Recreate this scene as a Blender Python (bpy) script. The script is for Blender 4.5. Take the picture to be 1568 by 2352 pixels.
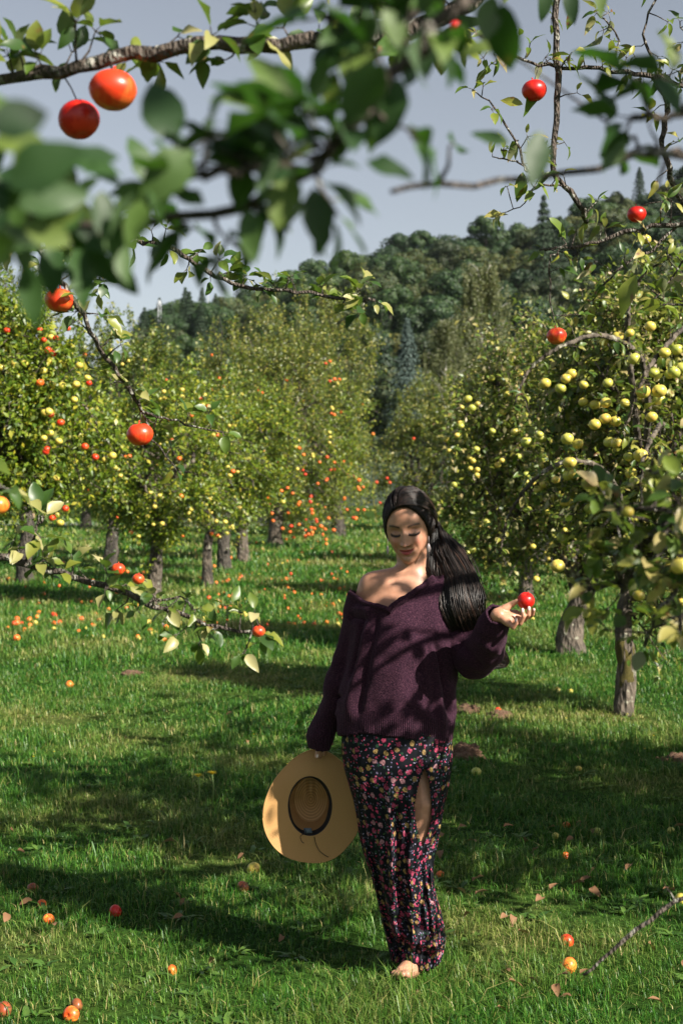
import bpy, bmesh, math, random
import numpy as np
from mathutils import Vector, Matrix, noise as mnoise
random.seed(7); rng = np.random.default_rng(7)
R = math.radians
for o in list(bpy.data.objects): bpy.data.objects.remove(o)
SC = bpy.context.scene; COL = SC.collection

# ------------------------------------------------------------------ camera, sky, sun, exposure
F = 3267.0; CH = 1.62; TILT = math.atan(46.0 / F)
cam = bpy.data.cameras.new('camera'); co = bpy.data.objects.new('camera', cam); COL.objects.link(co)
cam.sensor_fit = 'VERTICAL'; cam.sensor_height = 36; cam.sensor_width = 24
cam.lens = 36 * F / 2352.0
co.location = (0, 0, CH); co.rotation_euler = (R(90) - TILT, 0, 0)
cam.clip_start = 0.05; cam.clip_end = 3000
cam.dof.use_dof = True; cam.dof.focus_distance = 4.8; cam.dof.aperture_fstop = 5.6; cam.dof.aperture_blades = 0
SC.camera = co
SUN = Vector((0.643, -0.488, 0.588)).normalized()
w = bpy.data.worlds.new('World'); SC.world = w; w.use_nodes = True
nt = w.node_tree; bg = nt.nodes['Background']
sky = nt.nodes.new('ShaderNodeTexSky'); sky.sky_type = 'NISHITA'; sky.sun_disc = False
sky.sun_elevation = math.asin(SUN.z); sky.sun_rotation = math.atan2(SUN.x, SUN.y)
sky.air_density = 1.0; sky.dust_density = 0.9; sky.ozone_density = 1.0; sky.altitude = 200
hs = nt.nodes.new('ShaderNodeHueSaturation'); hs.inputs['Saturation'].default_value = 0.46
nt.links.new(sky.outputs[0], hs.inputs['Color']); nt.links.new(hs.outputs[0], bg.inputs[0])
bg.inputs[1].default_value = 0.052
sl = bpy.data.lights.new('sun', 'SUN'); so = bpy.data.objects.new('sun', sl); COL.objects.link(so)
sl.energy = 5.0; sl.angle = R(0.53); sl.color = (1.0, 0.93, 0.82)
so.rotation_euler = SUN.to_track_quat('Z', 'Y').to_euler(); so.location = (5, -5, 8)
SC.render.engine = 'CYCLES'
SC.view_settings.view_transform = 'Standard'; SC.view_settings.look = 'None'
SC.view_settings.exposure = 1.15; SC.view_settings.gamma = 1.0
SC.cycles.max_bounces = 3; SC.cycles.diffuse_bounces = 1; SC.cycles.transmission_bounces = 2; SC.cycles.transparent_max_bounces = 6

# ------------------------------------------------------------------ helpers
def P(u, v, Y):
    """point at depth Y on the ray through (u, v) of the photo (1568 x 2352 scale)"""
    xc = (u - 784) / F; yc = -(v - 1176) / F
    dy = math.cos(TILT) + yc * math.sin(TILT); dz = -math.sin(TILT) + yc * math.cos(TILT)
    s = Y / dy
    return Vector((xc * s, Y, CH + dz * s))
def gz(x, y):
    x = np.asarray(x, float); y = np.asarray(y, float)
    t = np.clip(y - 16, 0, 40)
    z = 0.012 * t * np.clip(t / 8, 0, 1)
    z = z + 0.018 * np.sin(x * 0.9 + 1.3) * np.sin(y * 0.7) * np.clip(np.abs(y - 4.75) / 3, 0, 1)
    return z
def G(u, v):
    """ground point under the pixel"""
    Y = 5.0
    for i in range(60):
        p = P(u, v, 1.0); d = (p.z - CH)
        if d >= -1e-4: return P(u, v, 60)
        Yn = (float(gz(p.x * Y, Y)) - CH) / d
        Y = Y * 0.5 + Yn * 0.5
    return P(u, v, Y)
def tag(o, label=None, cat=None, group=None, kind=None):
    if label: o['label'] = label
    if cat: o['category'] = cat
    if group: o['group'] = group
    if kind: o['kind'] = kind
    return o
def empty(name, loc, label=None, cat=None, group=None):
    o = bpy.data.objects.new(name, None); COL.objects.link(o); o.location = loc; o.empty_display_size = .1
    return tag(o, label, cat, group)
class MB:
    def __init__(s): s.v = []; s.f = []; s.n = 0; s.uv = []
    def add(s, v, f, uv=None):
        v = np.asarray(v, float).reshape(-1, 3)
        f = [np.asarray(f, np.int64)] if not isinstance(f, list) else [np.asarray(q, np.int64) for q in f]
        s.v.append(v)
        for q in f:
            if len(q): s.f.append(q + s.n)
        s.uv.append(np.zeros((len(v), 2)) if uv is None else np.asarray(uv, float)); s.n += len(v)
    def mesh(s, name, smooth=True):
        V = np.concatenate(s.v); me = bpy.data.meshes.new(name)
        me.vertices.add(len(V)); me.vertices.foreach_set('co', V.astype(np.float32).ravel())
        li = np.concatenate([q.ravel() for q in s.f]); cnt = np.concatenate([np.full(len(q), q.shape[1]) for q in s.f])
        st = np.concatenate([[0], np.cumsum(cnt)[:-1]])
        me.loops.add(len(li)); me.loops.foreach_set('vertex_index', li.astype(np.int32))
        me.polygons.add(len(cnt)); me.polygons.foreach_set('loop_start', st.astype(np.int32))
        me.polygons.foreach_set('use_smooth', np.full(len(cnt), smooth))
        UV = np.concatenate(s.uv)
        if UV.any():
            l = me.uv_layers.new(name='UVMap'); l.data.foreach_set('uv', UV[li].astype(np.float32).ravel())
        me.update(calc_edges=True); me.validate()
        return me
    def build(s, name, mat, parent=None, smooth=True, origin=None):
        if origin is not None:
            o_ = np.array(origin); s.v = [v - o_ for v in s.v]
        me = s.mesh(name, smooth)
        if mat: me.materials.append(mat)
        o = bpy.data.objects.new(name, me); COL.objects.link(o)
        if parent is not None: o.parent = parent
        if origin is not None: o.location = origin
        elif parent is not None: o.matrix_parent_inverse = Matrix.Translation(-Vector(parent.location))
        return o
def hsh(i, j, k, s=0):
    n = (i * 374761393 + j * 668265263 + k * 2147483647 + s * 974634777) & 0xffffffff
    n = ((n ^ (n >> 13)) * 1274126177) & 0xffffffff
    return ((n ^ (n >> 16)) & 0xffff) / 65535.0
def vnoise(p, sc=1.0, seed=0):
    p = np.asarray(p, float) * sc; i = np.floor(p).astype(np.int64); f = p - i; f = f * f * (3 - 2 * f); r = 0
    for a in (0, 1):
        for b in (0, 1):
            for c in (0, 1):
                wgt = (f[:, 0] if a else 1 - f[:, 0]) * (f[:, 1] if b else 1 - f[:, 1]) * (f[:, 2] if c else 1 - f[:, 2])
                r = r + wgt * hsh(i[:, 0] + a, i[:, 1] + b, i[:, 2] + c, seed)
    return r * 2 - 1
def smooth_path(pts, n):
    """catmull-rom through the rows of pts (any number of columns)"""
    p = np.array(pts, float); q = np.vstack([2 * p[0] - p[1], p, 2 * p[-1] - p[-2]]); m = len(p) - 1
    t = np.linspace(0, m, n); k = np.minimum(t.astype(int), m - 1); f = (t - k)[:, None]
    a, b, c, d = q[k], q[k + 1], q[k + 2], q[k + 3]
    return .5 * (2 * b + (c - a) * f + (2 * a - 5 * b + 4 * c - d) * f ** 2 + (3 * b - a - 3 * c + d) * f ** 3)
def tube(mb, pts, rad, ns=6, bump=0, bs=12, seed=0):
    p = np.array([tuple(q) for q in pts], float); r = np.broadcast_to(np.asarray(rad, float), (len(p),))
    t = np.gradient(p, axis=0); t /= np.linalg.norm(t, axis=1)[:, None] + 1e-9
    ref = np.array([0, 0, 1.0]) if abs(t[:, 2]).mean() < .8 else np.array([1.0, 0, 0])
    a = np.cross(t, ref); a /= np.linalg.norm(a, axis=1)[:, None] + 1e-9; b = np.cross(t, a)
    th = np.linspace(0, 2 * np.pi, ns, endpoint=False)
    ring = a[:, None, :] * np.cos(th)[None, :, None] + b[:, None, :] * np.sin(th)[None, :, None]
    rr = np.repeat(r[:, None], ns, 1)
    if bump:
        q = (p[:, None, :] + ring * r[:, None, None]).reshape(-1, 3)
        nn = (vnoise(q, bs, seed) + .5 * vnoise(q, bs * 2.3, seed + 1)).reshape(len(p), ns); rr = rr * (1 + bump * nn)
    V = (p[:, None, :] + ring * rr[:, :, None]).reshape(-1, 3)
    i = np.arange(len(p) - 1)[:, None] * ns; j = np.arange(ns)[None, :]; j2 = (j + 1) % ns
    q = np.stack([i + j, i + j2, i + ns + j2, i + ns + j], -1).reshape(-1, 4)
    caps = [np.arange(ns)[::-1][None, :], ((len(p) - 1) * ns + np.arange(ns))[None, :]]
    mb.add(V, [q] + caps)
def ball(mb, c, r, nu=16, nv=10, rot=None, fn=None):
    th = np.linspace(0, 2 * np.pi, nu, endpoint=False); ph = np.linspace(0, np.pi, nv + 1)[1:-1]
    d = np.stack([np.sin(ph)[:, None] * np.cos(th), np.sin(ph)[:, None] * np.sin(th), np.cos(ph)[:, None] + 0 * th], -1).reshape(-1, 3)
    d = np.vstack([[[0, 0, 1]], d, [[0, 0, -1]]]); V = d * np.asarray(r, float)
    if fn is not None: V = fn(V, d)
    if rot is not None: V = V @ np.array(rot).T
    V = V + np.array(c); m = nv - 1
    j = np.arange(nu); j2 = (j + 1) % nu; fs = [np.stack([0 * j, 1 + j, 1 + j2], 1)]
    i = np.arange(m - 1)[:, None] * nu + 1
    fs.append(np.stack([i + j, i + nu + j, i + nu + j2, i + j2], -1).reshape(-1, 4))
    b = 1 + (m - 1) * nu; fs.append(np.stack([b + j2, b + j, 0 * j + len(V) - 1], 1)[:, ::-1][:, ::-1])
    mb.add(V, fs)
def capsule(mb, p0, r0, p1, r1, ns=14):
    p0 = np.array(tuple(p0)); p1 = np.array(tuple(p1)); L = np.linalg.norm(p1 - p0); d = (p1 - p0) / (L + 1e-9)
    ps = []; rs = []
    for k in range(1, 7):
        a = k / 6 * math.pi / 2; ps.append(p0 - d * r0 * math.cos(a)); rs.append(r0 * math.sin(a))
    for k in range(1, 6): ps.append(p0 + (p1 - p0) * k / 6); rs.append(r0 + (r1 - r0) * k / 6)
    for k in range(6, 0, -1):
        a = k / 6 * math.pi / 2; ps.append(p1 + d * r1 * math.cos(a)); rs.append(r1 * math.sin(a))
    p = np.array(ps); r = np.array(rs)
    ref = np.array([0, 0, 1.0]) if abs(d[2]) < .9 else np.array([1.0, 0, 0])
    a = np.cross(d, ref); a /= np.linalg.norm(a); b = np.cross(d, a); th = np.linspace(0, 2 * np.pi, ns, endpoint=False)
    V = (p[:, None, :] + (a * np.cos(th)[:, None] + b * np.sin(th)[:, None])[None] * r[:, None, None]).reshape(-1, 3)
    i = np.arange(len(p) - 1)[:, None] * ns; j = np.arange(ns)[None, :]; j2 = (j + 1) % ns
    mb.add(V, [np.stack([i + j, i + j2, i + ns + j2, i + ns + j], -1).reshape(-1, 4), np.arange(ns)[::-1][None, :], ((len(p) - 1) * ns + np.arange(ns))[None, :]])
def chain(mb, pts, ns=14):
    for a, b in zip(pts[:-1], pts[1:]): capsule(mb, a[0], a[1], b[0], b[1], ns)
def loft(mb, rings, ns=48, cap=True, uv=False, fn=None):
    """rings: (centre, rx, ry_front, ry_back)"""
    th = np.linspace(0, 2 * np.pi, ns, endpoint=False); V = []
    for c, rx, ryf, ryb in rings:
        y = np.sin(th); V.append(np.stack([c[0] + rx * np.cos(th), c[1] + np.where(y < 0, ryf * y, ryb * y), np.full(ns, c[2])], 1))
    V = np.array(V)
    if fn is not None: V = fn(V, th)
    n = len(rings); i = np.arange(n - 1)[:, None] * ns; j = np.arange(ns)[None, :]; j2 = (j + 1) % ns
    fs = [np.stack([i + j, i + ns + j, i + ns + j2, i + j2], -1).reshape(-1, 4)]
    if cap: fs += [np.arange(ns)[None, :], ((n - 1) * ns + np.arange(ns))[::-1][None, :]]
    mb.add(V.reshape(-1, 3), fs)
def nrm(v): return v / (np.linalg.norm(v, axis=-1, keepdims=True) + 1e-9)
def leaves(mb, pos, d, up, L, W, curl=.2, fold=.25, hi=False, rs=None):
    """batch of leaves: base pos, direction d, rough normal up"""
    N = len(pos)
    if N == 0: return
    d = nrm(d); side = nrm(np.cross(d, up)); nm = np.cross(side, d)
    curl = np.broadcast_to(curl, (N,)); fold = np.broadcast_to(fold, (N,))
    if hi:
        T = [(0, 0)]; rows = [(.12, .5), (.3, .92), (.5, 1.0), (.72, .75), (.88, .38)]
        for y, wd in rows: T += [(-wd, y), (0, y), (wd, y)]
        T += [(0, 1)]
        fs3 = [[0, 2, 1], [0, 3, 2]]; k = len(rows); fs4 = []
        for r in range(k - 1):
            b = 1 + 3 * r; fs4 += [[b, b + 1, b + 4, b + 3], [b + 1, b + 2, b + 5, b + 4]]
        b = 1 + 3 * (k - 1); t = b + 3; fs3 += [[b, b + 1, t], [b + 1, b + 2, t]]
    else:
        T = [(0, 0), (-1, .45), (0, .5), (1, .45), (0, 1)]
        fs3 = [[0, 2, 1], [0, 3, 2], [1, 2, 4], [2, 3, 4]]; fs4 = []
    T = np.array(T); x = T[:, 0][None] * W[:, None] * .5; y = T[:, 1][None] * L[:, None]
    ax = np.abs(T[:, 0])[None]
    z = -curl[:, None] * L[:, None] * T[:, 1][None] ** 2 + fold[:, None] * ax * W[:, None] * .5
    if hi:
        ph = rng.random((N, 1)) * 6.28
        z = z + .05 * L[:, None] * np.sin(T[:, 1][None] * 9 + ph) * T[:, 0][None] + .03 * L[:, None] * np.sin(T[:, 1][None] * 13 + ph * 2) * ax
    V = pos[:, None] + side[:, None] * x[..., None] + d[:, None] * y[..., None] + nm[:, None] * z[..., None]
    off = (np.arange(N) * len(T))[:, None, None]
    fl = [(np.array(fs3)[None] + off).reshape(-1, 3)]
    if fs4: fl.append((np.array(fs4)[None] + off).reshape(-1, 4))
    mb.add(V.reshape(-1, 3), fl)
def rdir(n, zb=0.0):
    v = rng.normal(size=(n, 3)); v[:, 2] += zb; return nrm(v)

# ------------------------------------------------------------------ materials
def newmat(name):
    m = bpy.data.materials.new(name); m.use_nodes = True
    return m, m.node_tree, m.node_tree.nodes['Principled BSDF']
def node(t, ty, **kw):
    n = t.nodes.new(ty)
    for k, v in kw.items():
        if k.startswith('i_'): n.inputs[k[2:].replace('_', ' ')].default_value = v
        else: setattr(n, k, v)
    return n
def ramp(t, stops, interp='LINEAR'):
    n = t.nodes.new('ShaderNodeValToRGB'); cr = n.color_ramp; cr.interpolation = interp
    while len(cr.elements) < len(stops): cr.elements.new(.5)
    for e, (p, c) in zip(cr.elements, stops): e.position = p; e.color = (*c, 1)
    return n
def noise_bump(t, b, scale, strength, dist=.01, detail=4, coord=None):
    nz = node(t, 'ShaderNodeTexNoise', i_Scale=scale, i_Detail=detail)
    if coord is not None: t.links.new(coord, nz.inputs['Vector'])
    bp = node(t, 'ShaderNodeBump', i_Strength=strength, i_Distance=dist)
    t.links.new(nz.outputs['Fac'], bp.inputs['Height']); t.links.new(bp.outputs[0], b.inputs['Normal'])
    return nz, bp
def leafmat(name, cols, under, trans=.3, rough=.42, tcol=(.25, .38, .03), brown=None):
    m, t, b = newmat(name); geo = node(t, 'ShaderNodeNewGeometry')
    n = len(cols); rp = ramp(t, [(i / max(1, n - 1) * .96 + .02, c) for i, c in enumerate(cols)])
    t.links.new(geo.outputs['Random Per Island'], rp.inputs[0]); cur = rp.outputs[0]
    if 'forest' in name:
        oi = node(t, 'ShaderNodeObjectInfo'); vr = ramp(t, [(0, (.55, .70, .75)), (.35, (.9, 1, .8)), (.7, (1.35, 1.3, .9)), (1, (1.9, 1.5, .9))]); t.links.new(oi.outputs['Random'], vr.inputs[0]); mv = node(t, 'ShaderNodeMix', data_type='RGBA', blend_type='MULTIPLY'); mv.inputs[0].default_value = 1; t.links.new(cur, mv.inputs[6]); t.links.new(vr.outputs[0], mv.inputs[7]); cur = mv.outputs[2]
    tc = node(t, 'ShaderNodeTexCoord')
    if brown:
        nz = node(t, 'ShaderNodeTexNoise', i_Scale=28, i_Detail=3); t.links.new(tc.outputs['Object'], nz.inputs['Vector'])
        r2 = ramp(t, [(brown[0], (0, 0, 0)), (brown[0] + .08, (1, 1, 1))]); t.links.new(nz.outputs['Fac'], r2.inputs[0])
        mx = node(t, 'ShaderNodeMix', data_type='RGBA'); t.links.new(r2.outputs[0], mx.inputs[0]); t.links.new(cur, mx.inputs[6]); mx.inputs[7].default_value = (*brown[1], 1); cur = mx.outputs[2]
    mu = node(t, 'ShaderNodeMix', data_type='RGBA'); t.links.new(geo.outputs['Backfacing'], mu.inputs[0]); t.links.new(cur, mu.inputs[6])
    mb_ = node(t, 'ShaderNodeMix', data_type='RGBA'); mb_.inputs[0].default_value = .6; t.links.new(cur, mb_.inputs[6]); mb_.inputs[7].default_value = (*under, 1)
    t.links.new(mb_.outputs[2], mu.inputs[7]); t.links.new(mu.outputs[2], b.inputs['Base Color'])
    b.inputs['Roughness'].default_value = rough
    tr = node(t, 'ShaderNodeBsdfTranslucent'); mt = node(t, 'ShaderNodeMix', data_type='RGBA'); mt.inputs[0].default_value = .5
    t.links.new(cur, mt.inputs[6]); mt.inputs[7].default_value = (*tcol, 1); t.links.new(mt.outputs[2], tr.inputs[0])
    ms = node(t, 'ShaderNodeMixShader'); ms.inputs[0].default_value = trans
    t.links.new(b.outputs[0], ms.inputs[1]); t.links.new(tr.outputs[0], ms.inputs[2])
    t.links.new(ms.outputs[0], t.nodes['Material Output'].inputs[0])
    return m
def barkmat(name, c1, c2, lich, amt=.58, sc=14, moss=None):
    m, t, b = newmat(name); tc = node(t, 'ShaderNodeTexCoord')
    mp = node(t, 'ShaderNodeMapping'); mp.inputs['Scale'].default_value = (1, 1, .35); t.links.new(tc.outputs['Object'], mp.inputs[0])
    nz = node(t, 'ShaderNodeTexNoise', i_Scale=sc, i_Detail=6, i_Roughness=.65); t.links.new(mp.outputs[0], nz.inputs['Vector'])
    rp = ramp(t, [(.38, c1), (.62, c2)]); t.links.new(nz.outputs['Fac'], rp.inputs[0])
    n2 = node(t, 'ShaderNodeTexNoise', i_Scale=sc * .8, i_Detail=4); t.links.new(tc.outputs['Object'], n2.inputs['Vector'])
    r2 = ramp(t, [(amt, (0, 0, 0)), (amt + .05, (1, 1, 1))]); t.links.new(n2.outputs['Fac'], r2.inputs[0])
    mx = node(t, 'ShaderNodeMix', data_type='RGBA'); t.links.new(r2.outputs[0], mx.inputs[0]); t.links.new(rp.outputs[0], mx.inputs[6]); mx.inputs[7].default_value = (*lich, 1)
    t.links.new(mx.outputs[2], b.inputs['Base Color']); b.inputs['Roughness'].default_value = .9
    vo = node(t, 'ShaderNodeTexVoronoi', i_Scale=sc * 2.4); t.links.new(mp.outputs[0], vo.inputs['Vector'])
    ad = node(t, 'ShaderNodeMath', operation='ADD'); t.links.new(nz.outputs['Fac'], ad.inputs[0]); t.links.new(vo.outputs['Distance'], ad.inputs[1])
    bp = node(t, 'ShaderNodeBump', i_Strength=1.0, i_Distance=.03); t.links.new(ad.outputs[0], bp.inputs['Height']); t.links.new(bp.outputs[0], b.inputs['Normal'])
    return m
def applemat(name, main, second, split=.5, blotch=(.25, .1, .03), ba=.7):
    m, t, b = newmat(name); tc = node(t, 'ShaderNodeTexCoord'); oi = node(t, 'ShaderNodeObjectInfo')
    mp = node(t, 'ShaderNodeMapping'); mp.inputs['Scale'].default_value = (.12, .12, .03); t.links.new(tc.outputs['Object'], mp.inputs[0])
    va = node(t, 'ShaderNodeVectorMath', operation='ADD'); t.links.new(mp.outputs[0], va.inputs[0]); t.links.new(oi.outputs['Random'], va.inputs[1])
    nz = node(t, 'ShaderNodeTexNoise', i_Scale=35, i_Detail=3); t.links.new(va.outputs[0], nz.inputs['Vector'])
    n1 = node(t, 'ShaderNodeTexNoise', i_Scale=9, i_Detail=1); t.links.new(va.outputs[0], n1.inputs['Vector'])
    am = node(t, 'ShaderNodeMath', operation='ADD'); t.links.new(nz.outputs['Fac'], am.inputs[0]); t.links.new(n1.outputs['Fac'], am.inputs[1])
    hf = node(t, 'ShaderNodeMath', operation='MULTIPLY'); hf.inputs[1].default_value = .5; t.links.new(am.outputs[0], hf.inputs[0])
    rp = ramp(t, [(split - .08, main), (split + .1, second)]); t.links.new(hf.outputs[0], rp.inputs[0])
    sz = node(t, 'ShaderNodeSeparateXYZ'); t.links.new(tc.outputs['Object'], sz.inputs[0])
    zz = node(t, 'ShaderNodeMapRange'); zz.inputs[1].default_value = -.1; zz.inputs[2].default_value = -1.0; zz.inputs[4].default_value = .16; t.links.new(sz.outputs[2], zz.inputs[0])
    hz = node(t, 'ShaderNodeMath', operation='ADD'); t.links.new(hf.outputs[0], hz.inputs[0]); t.links.new(zz.outputs[0], hz.inputs[1]); t.links.new(hz.outputs[0], rp.inputs[0])
    n2 = node(t, 'ShaderNodeTexNoise', i_Scale=3.2, i_Detail=3); t.links.new(va.outputs[0], n2.inputs['Vector']); n2.inputs['Scale'].default_value = 26
    r2 = ramp(t, [(ba, (0, 0, 0)), (ba + .03, (1, 1, 1))]); t.links.new(n2.outputs['Fac'], r2.inputs[0])
    mx = node(t, 'ShaderNodeMix', data_type='RGBA'); t.links.new(r2.outputs[0], mx.inputs[0]); t.links.new(rp.outputs[0], mx.inputs[6]); mx.inputs[7].default_value = (*blotch, 1)
    t.links.new(mx.outputs[2], b.inputs['Base Color']); b.inputs['Roughness'].default_value = .36
    b.inputs['Subsurface Weight'].default_value = 0.0
    return m
M = {}
YG = [(.038, .085, .008), (.085, .15, .010), (.16, .22, .012), (.18, .25, .018), (.38, .34, .03)]
M['leaf_yg'] = leafmat('yellow_green_leaves', YG, (.20, .25, .10), .32)
M['leaf_g'] = leafmat('green_leaves', [(.032, .070, .010), (.065, .115, .013), (.11, .165, .018), (.18, .21, .024), (.28, .25, .045)], (.17, .21, .10), .28)
M['leaf_gray'] = leafmat('grey_green_leaves', [(.036, .062, .010), (.075, .110, .014), (.125, .160, .018), (.20, .215, .025), (.32, .27, .05)], (.19, .22, .13), .25)
M['leaf_old'] = leafmat('autumn_leaves', [(.035, .08, .012), (.07, .13, .018), (.14, .20, .026), (.30, .30, .045), (.38, .30, .14)], (.28, .27, .16), .3, brown=(.60, (.16, .06, .03)))
M['leaf_near'] = leafmat('dark_near_leaves', [(.016, .045, .012), (.022, .06, .013), (.032, .08, .015), (.055, .11, .02), (.13, .18, .03)], (.09, .14, .07), .25, .55, (.10, .30, .02), brown=(.70, (.18, .10, .03)))
M['leaf_fg'] = leafmat('yellowing_near_leaves', [(.03, .07, .014), (.045, .10, .016), (.08, .14, .02), (.20, .22, .03), (.42, .38, .18)], (.18, .23, .12), .3, .4, (.2, .35, .03), brown=(.66, (.20, .10, .03)))
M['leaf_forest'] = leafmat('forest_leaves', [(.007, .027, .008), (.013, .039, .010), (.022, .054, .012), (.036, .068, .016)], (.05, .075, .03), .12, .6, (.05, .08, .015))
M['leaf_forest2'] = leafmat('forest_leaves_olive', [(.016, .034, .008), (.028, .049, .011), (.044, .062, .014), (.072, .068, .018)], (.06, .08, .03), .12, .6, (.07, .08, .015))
M['leaf_birch'] = leafmat('birch_leaves', [(.05, .065, .02), (.08, .095, .03), (.11, .12, .04), (.14, .13, .045)], (.12, .14, .06), .2, .6)
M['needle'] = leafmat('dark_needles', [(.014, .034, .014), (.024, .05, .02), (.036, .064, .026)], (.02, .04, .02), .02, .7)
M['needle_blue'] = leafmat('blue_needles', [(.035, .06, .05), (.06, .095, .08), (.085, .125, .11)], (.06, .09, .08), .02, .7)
M['leaf_brown'] = leafmat('fallen_brown_leaf', [(.12, .05, .02), (.20, .10, .045), (.27, .15, .08)], (.3, .2, .12), .1, .7)
M['bark'] = barkmat('apple_bark', (.035, .028, .022), (.15, .12, .09), (.30, .29, .22), .61)
M['bark_dark'] = barkmat('dark_bark', (.025, .022, .018), (.09, .075, .06), (.30, .30, .25), .66)
M['twig'] = barkmat('twig_bark', (.05, .038, .03), (.16, .125, .10), (.36, .35, .30), .56, 60)
M['red'] = applemat('red_apple_skin', (.62, .03, .012), (.75, .16, .03), .56)
M['deepred'] = applemat('deep_red_apple_skin', (.50, .008, .006), (.62, .03, .012), .55, ba=.85)
M['orange'] = applemat('orange_apple_skin', (.78, .10, .018), (.85, .30, .04), .54)
M['vermilion'] = applemat('vermilion_apple_skin', (.72, .045, .012), (.80, .16, .03), .60)
M['yellow'] = applemat('yellow_apple_skin', (.58, .50, .09), (.70, .44, .10), .58, (.22, .11, .03), .66)
M['green'] = applemat('green_yellow_apple_skin', (.36, .42, .07), (.55, .50, .10), .5, (.2, .1, .03), .68)
M['rotten'] = applemat('bruised_apple_skin', (.30, .06, .02), (.22, .09, .03), .5, (.1, .04, .02), .55)
def skinmat():
    m, t, b = newmat('skin'); at = node(t, 'ShaderNodeVertexColor', layer_name='Col')
    nz = node(t, 'ShaderNodeTexNoise', i_Scale=60, i_Detail=3); mx = node(t, 'ShaderNodeMix', data_type='RGBA', blend_type='MULTIPLY'); mx.inputs[0].default_value = .25
    tc = node(t, 'ShaderNodeTexCoord'); t.links.new(tc.outputs['Object'], nz.inputs['Vector'])
    t.links.new(at.outputs['Color'], mx.inputs[6]); t.links.new(nz.outputs['Fac'], mx.inputs[7]); r9 = ramp(t, [(.3, (.84, .80, .78)), (.7, (1.08, 1.05, 1.05))]); nz.inputs['Scale'].default_value = 45; nz.inputs['Detail'].default_value = 6; t.links.new(nz.outputs['Fac'], r9.inputs[0]); t.links.new(r9.outputs[0], mx.inputs[7]); mx.inputs[0].default_value = 1; t.links.new(mx.outputs[2], b.inputs['Base Color']); bq = node(t, 'ShaderNodeBump', i_Strength=.15, i_Distance=.002); n8 = node(t, 'ShaderNodeTexNoise', i_Scale=420, i_Detail=3); t.links.new(tc.outputs['Object'], n8.inputs['Vector']); t.links.new(n8.outputs['Fac'], bq.inputs['Height']); t.links.new(bq.outputs[0], b.inputs['Normal'])
    b.inputs['Roughness'].default_value = .45; b.inputs['Subsurface Weight'].default_value = .12
    b.inputs['Subsurface Radius'].default_value = (.012, .005, .003); b.inputs['Subsurface Scale'].default_value = .6
    return m
M['skin'] = skinmat()
def plain(name, c, rough=.6, metal=0, **kw):
    m, t, b = newmat(name); b.inputs['Base Color'].default_value = (*c, 1); b.inputs['Roughness'].default_value = rough; b.inputs['Metallic'].default_value = metal
    return m, t, b
def mossmat():
    m, t, b = plain('brown_green_moss', (.08, .07, .015), 1); nz, _ = noise_bump(t, b, 120, 1, .01)
    rp = ramp(t, [(.35, (.035, .03, .008)), (.65, (.17, .14, .03))]); t.links.new(nz.outputs['Fac'], rp.inputs[0]); t.links.new(rp.outputs[0], b.inputs['Base Color']); return m
M['moss'] = mossmat()
def hairmat():
    m, t, b = newmat('black_hair'); geo = node(t, 'ShaderNodeNewGeometry')
    rp = ramp(t, [(0, (.004, .003, .003)), (.6, (.011, .007, .006)), (.85, (.028, .016, .012)), (1, (.075, .040, .028))]); t.links.new(geo.outputs['Random Per Island'], rp.inputs[0])
    t.links.new(rp.outputs[0], b.inputs['Base Color']); b.inputs['Roughness'].default_value = .42; b.inputs['Specular IOR Level'].default_value = .5
    return m
M['hair'] = hairmat()
def knitmat():
    m, t, b = newmat('plum_knit'); tc = node(t, 'ShaderNodeTexCoord')
    n1 = node(t, 'ShaderNodeTexNoise', i_Scale=230, i_Detail=4, i_Roughness=.7); t.links.new(tc.outputs['Object'], n1.inputs['Vector'])
    rp = ramp(t, [(.30, (.009, .004, .009)), (.52, (.030, .010, .021)), (.70, (.085, .034, .052))]); t.links.new(n1.outputs['Fac'], rp.inputs[0])
    t.links.new(rp.outputs[0], b.inputs['Base Color']); b.inputs['Roughness'].default_value = .95; b.inputs['Specular IOR Level'].default_value = .15
    b.inputs['Sheen Weight'].default_value = .10; b.inputs['Sheen Tint'].default_value = (.6, .35, .5, 1); b.inputs['Sheen Roughness'].default_value = .5
    # rib knit near the hem, fuzzy bump elsewhere
    sx = node(t, 'ShaderNodeSeparateXYZ'); t.links.new(tc.outputs['Object'], sx.inputs[0])
    wv = node(t, 'ShaderNodeMath', operation='MULTIPLY'); wv.inputs[1].default_value = 900; t.links.new(sx.outputs[0], wv.inputs[0])
    sn = node(t, 'ShaderNodeMath', operation='SINE'); t.links.new(wv.outputs[0], sn.inputs[0])
    mr = node(t, 'ShaderNodeMapRange'); mr.inputs[1].default_value = .90; mr.inputs[2].default_value = .86; t.links.new(sx.outputs[2], mr.inputs[0])
    ml = node(t, 'ShaderNodeMath', operation='MULTIPLY'); t.links.new(sn.outputs[0], ml.inputs[0]); t.links.new(mr.outputs[0], ml.inputs[1])
    ad = node(t, 'ShaderNodeMath', operation='ADD'); t.links.new(ml.outputs[0], ad.inputs[0]); t.links.new(n1.outputs['Fac'], ad.inputs[1])
    bp = node(t, 'ShaderNodeBump', i_Strength=.7, i_Distance=.003); t.links.new(ad.outputs[0], bp.inputs['Height']); t.links.new(bp.outputs[0], b.inputs['Normal'])
    return m
M['knit'] = knitmat()
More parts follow.
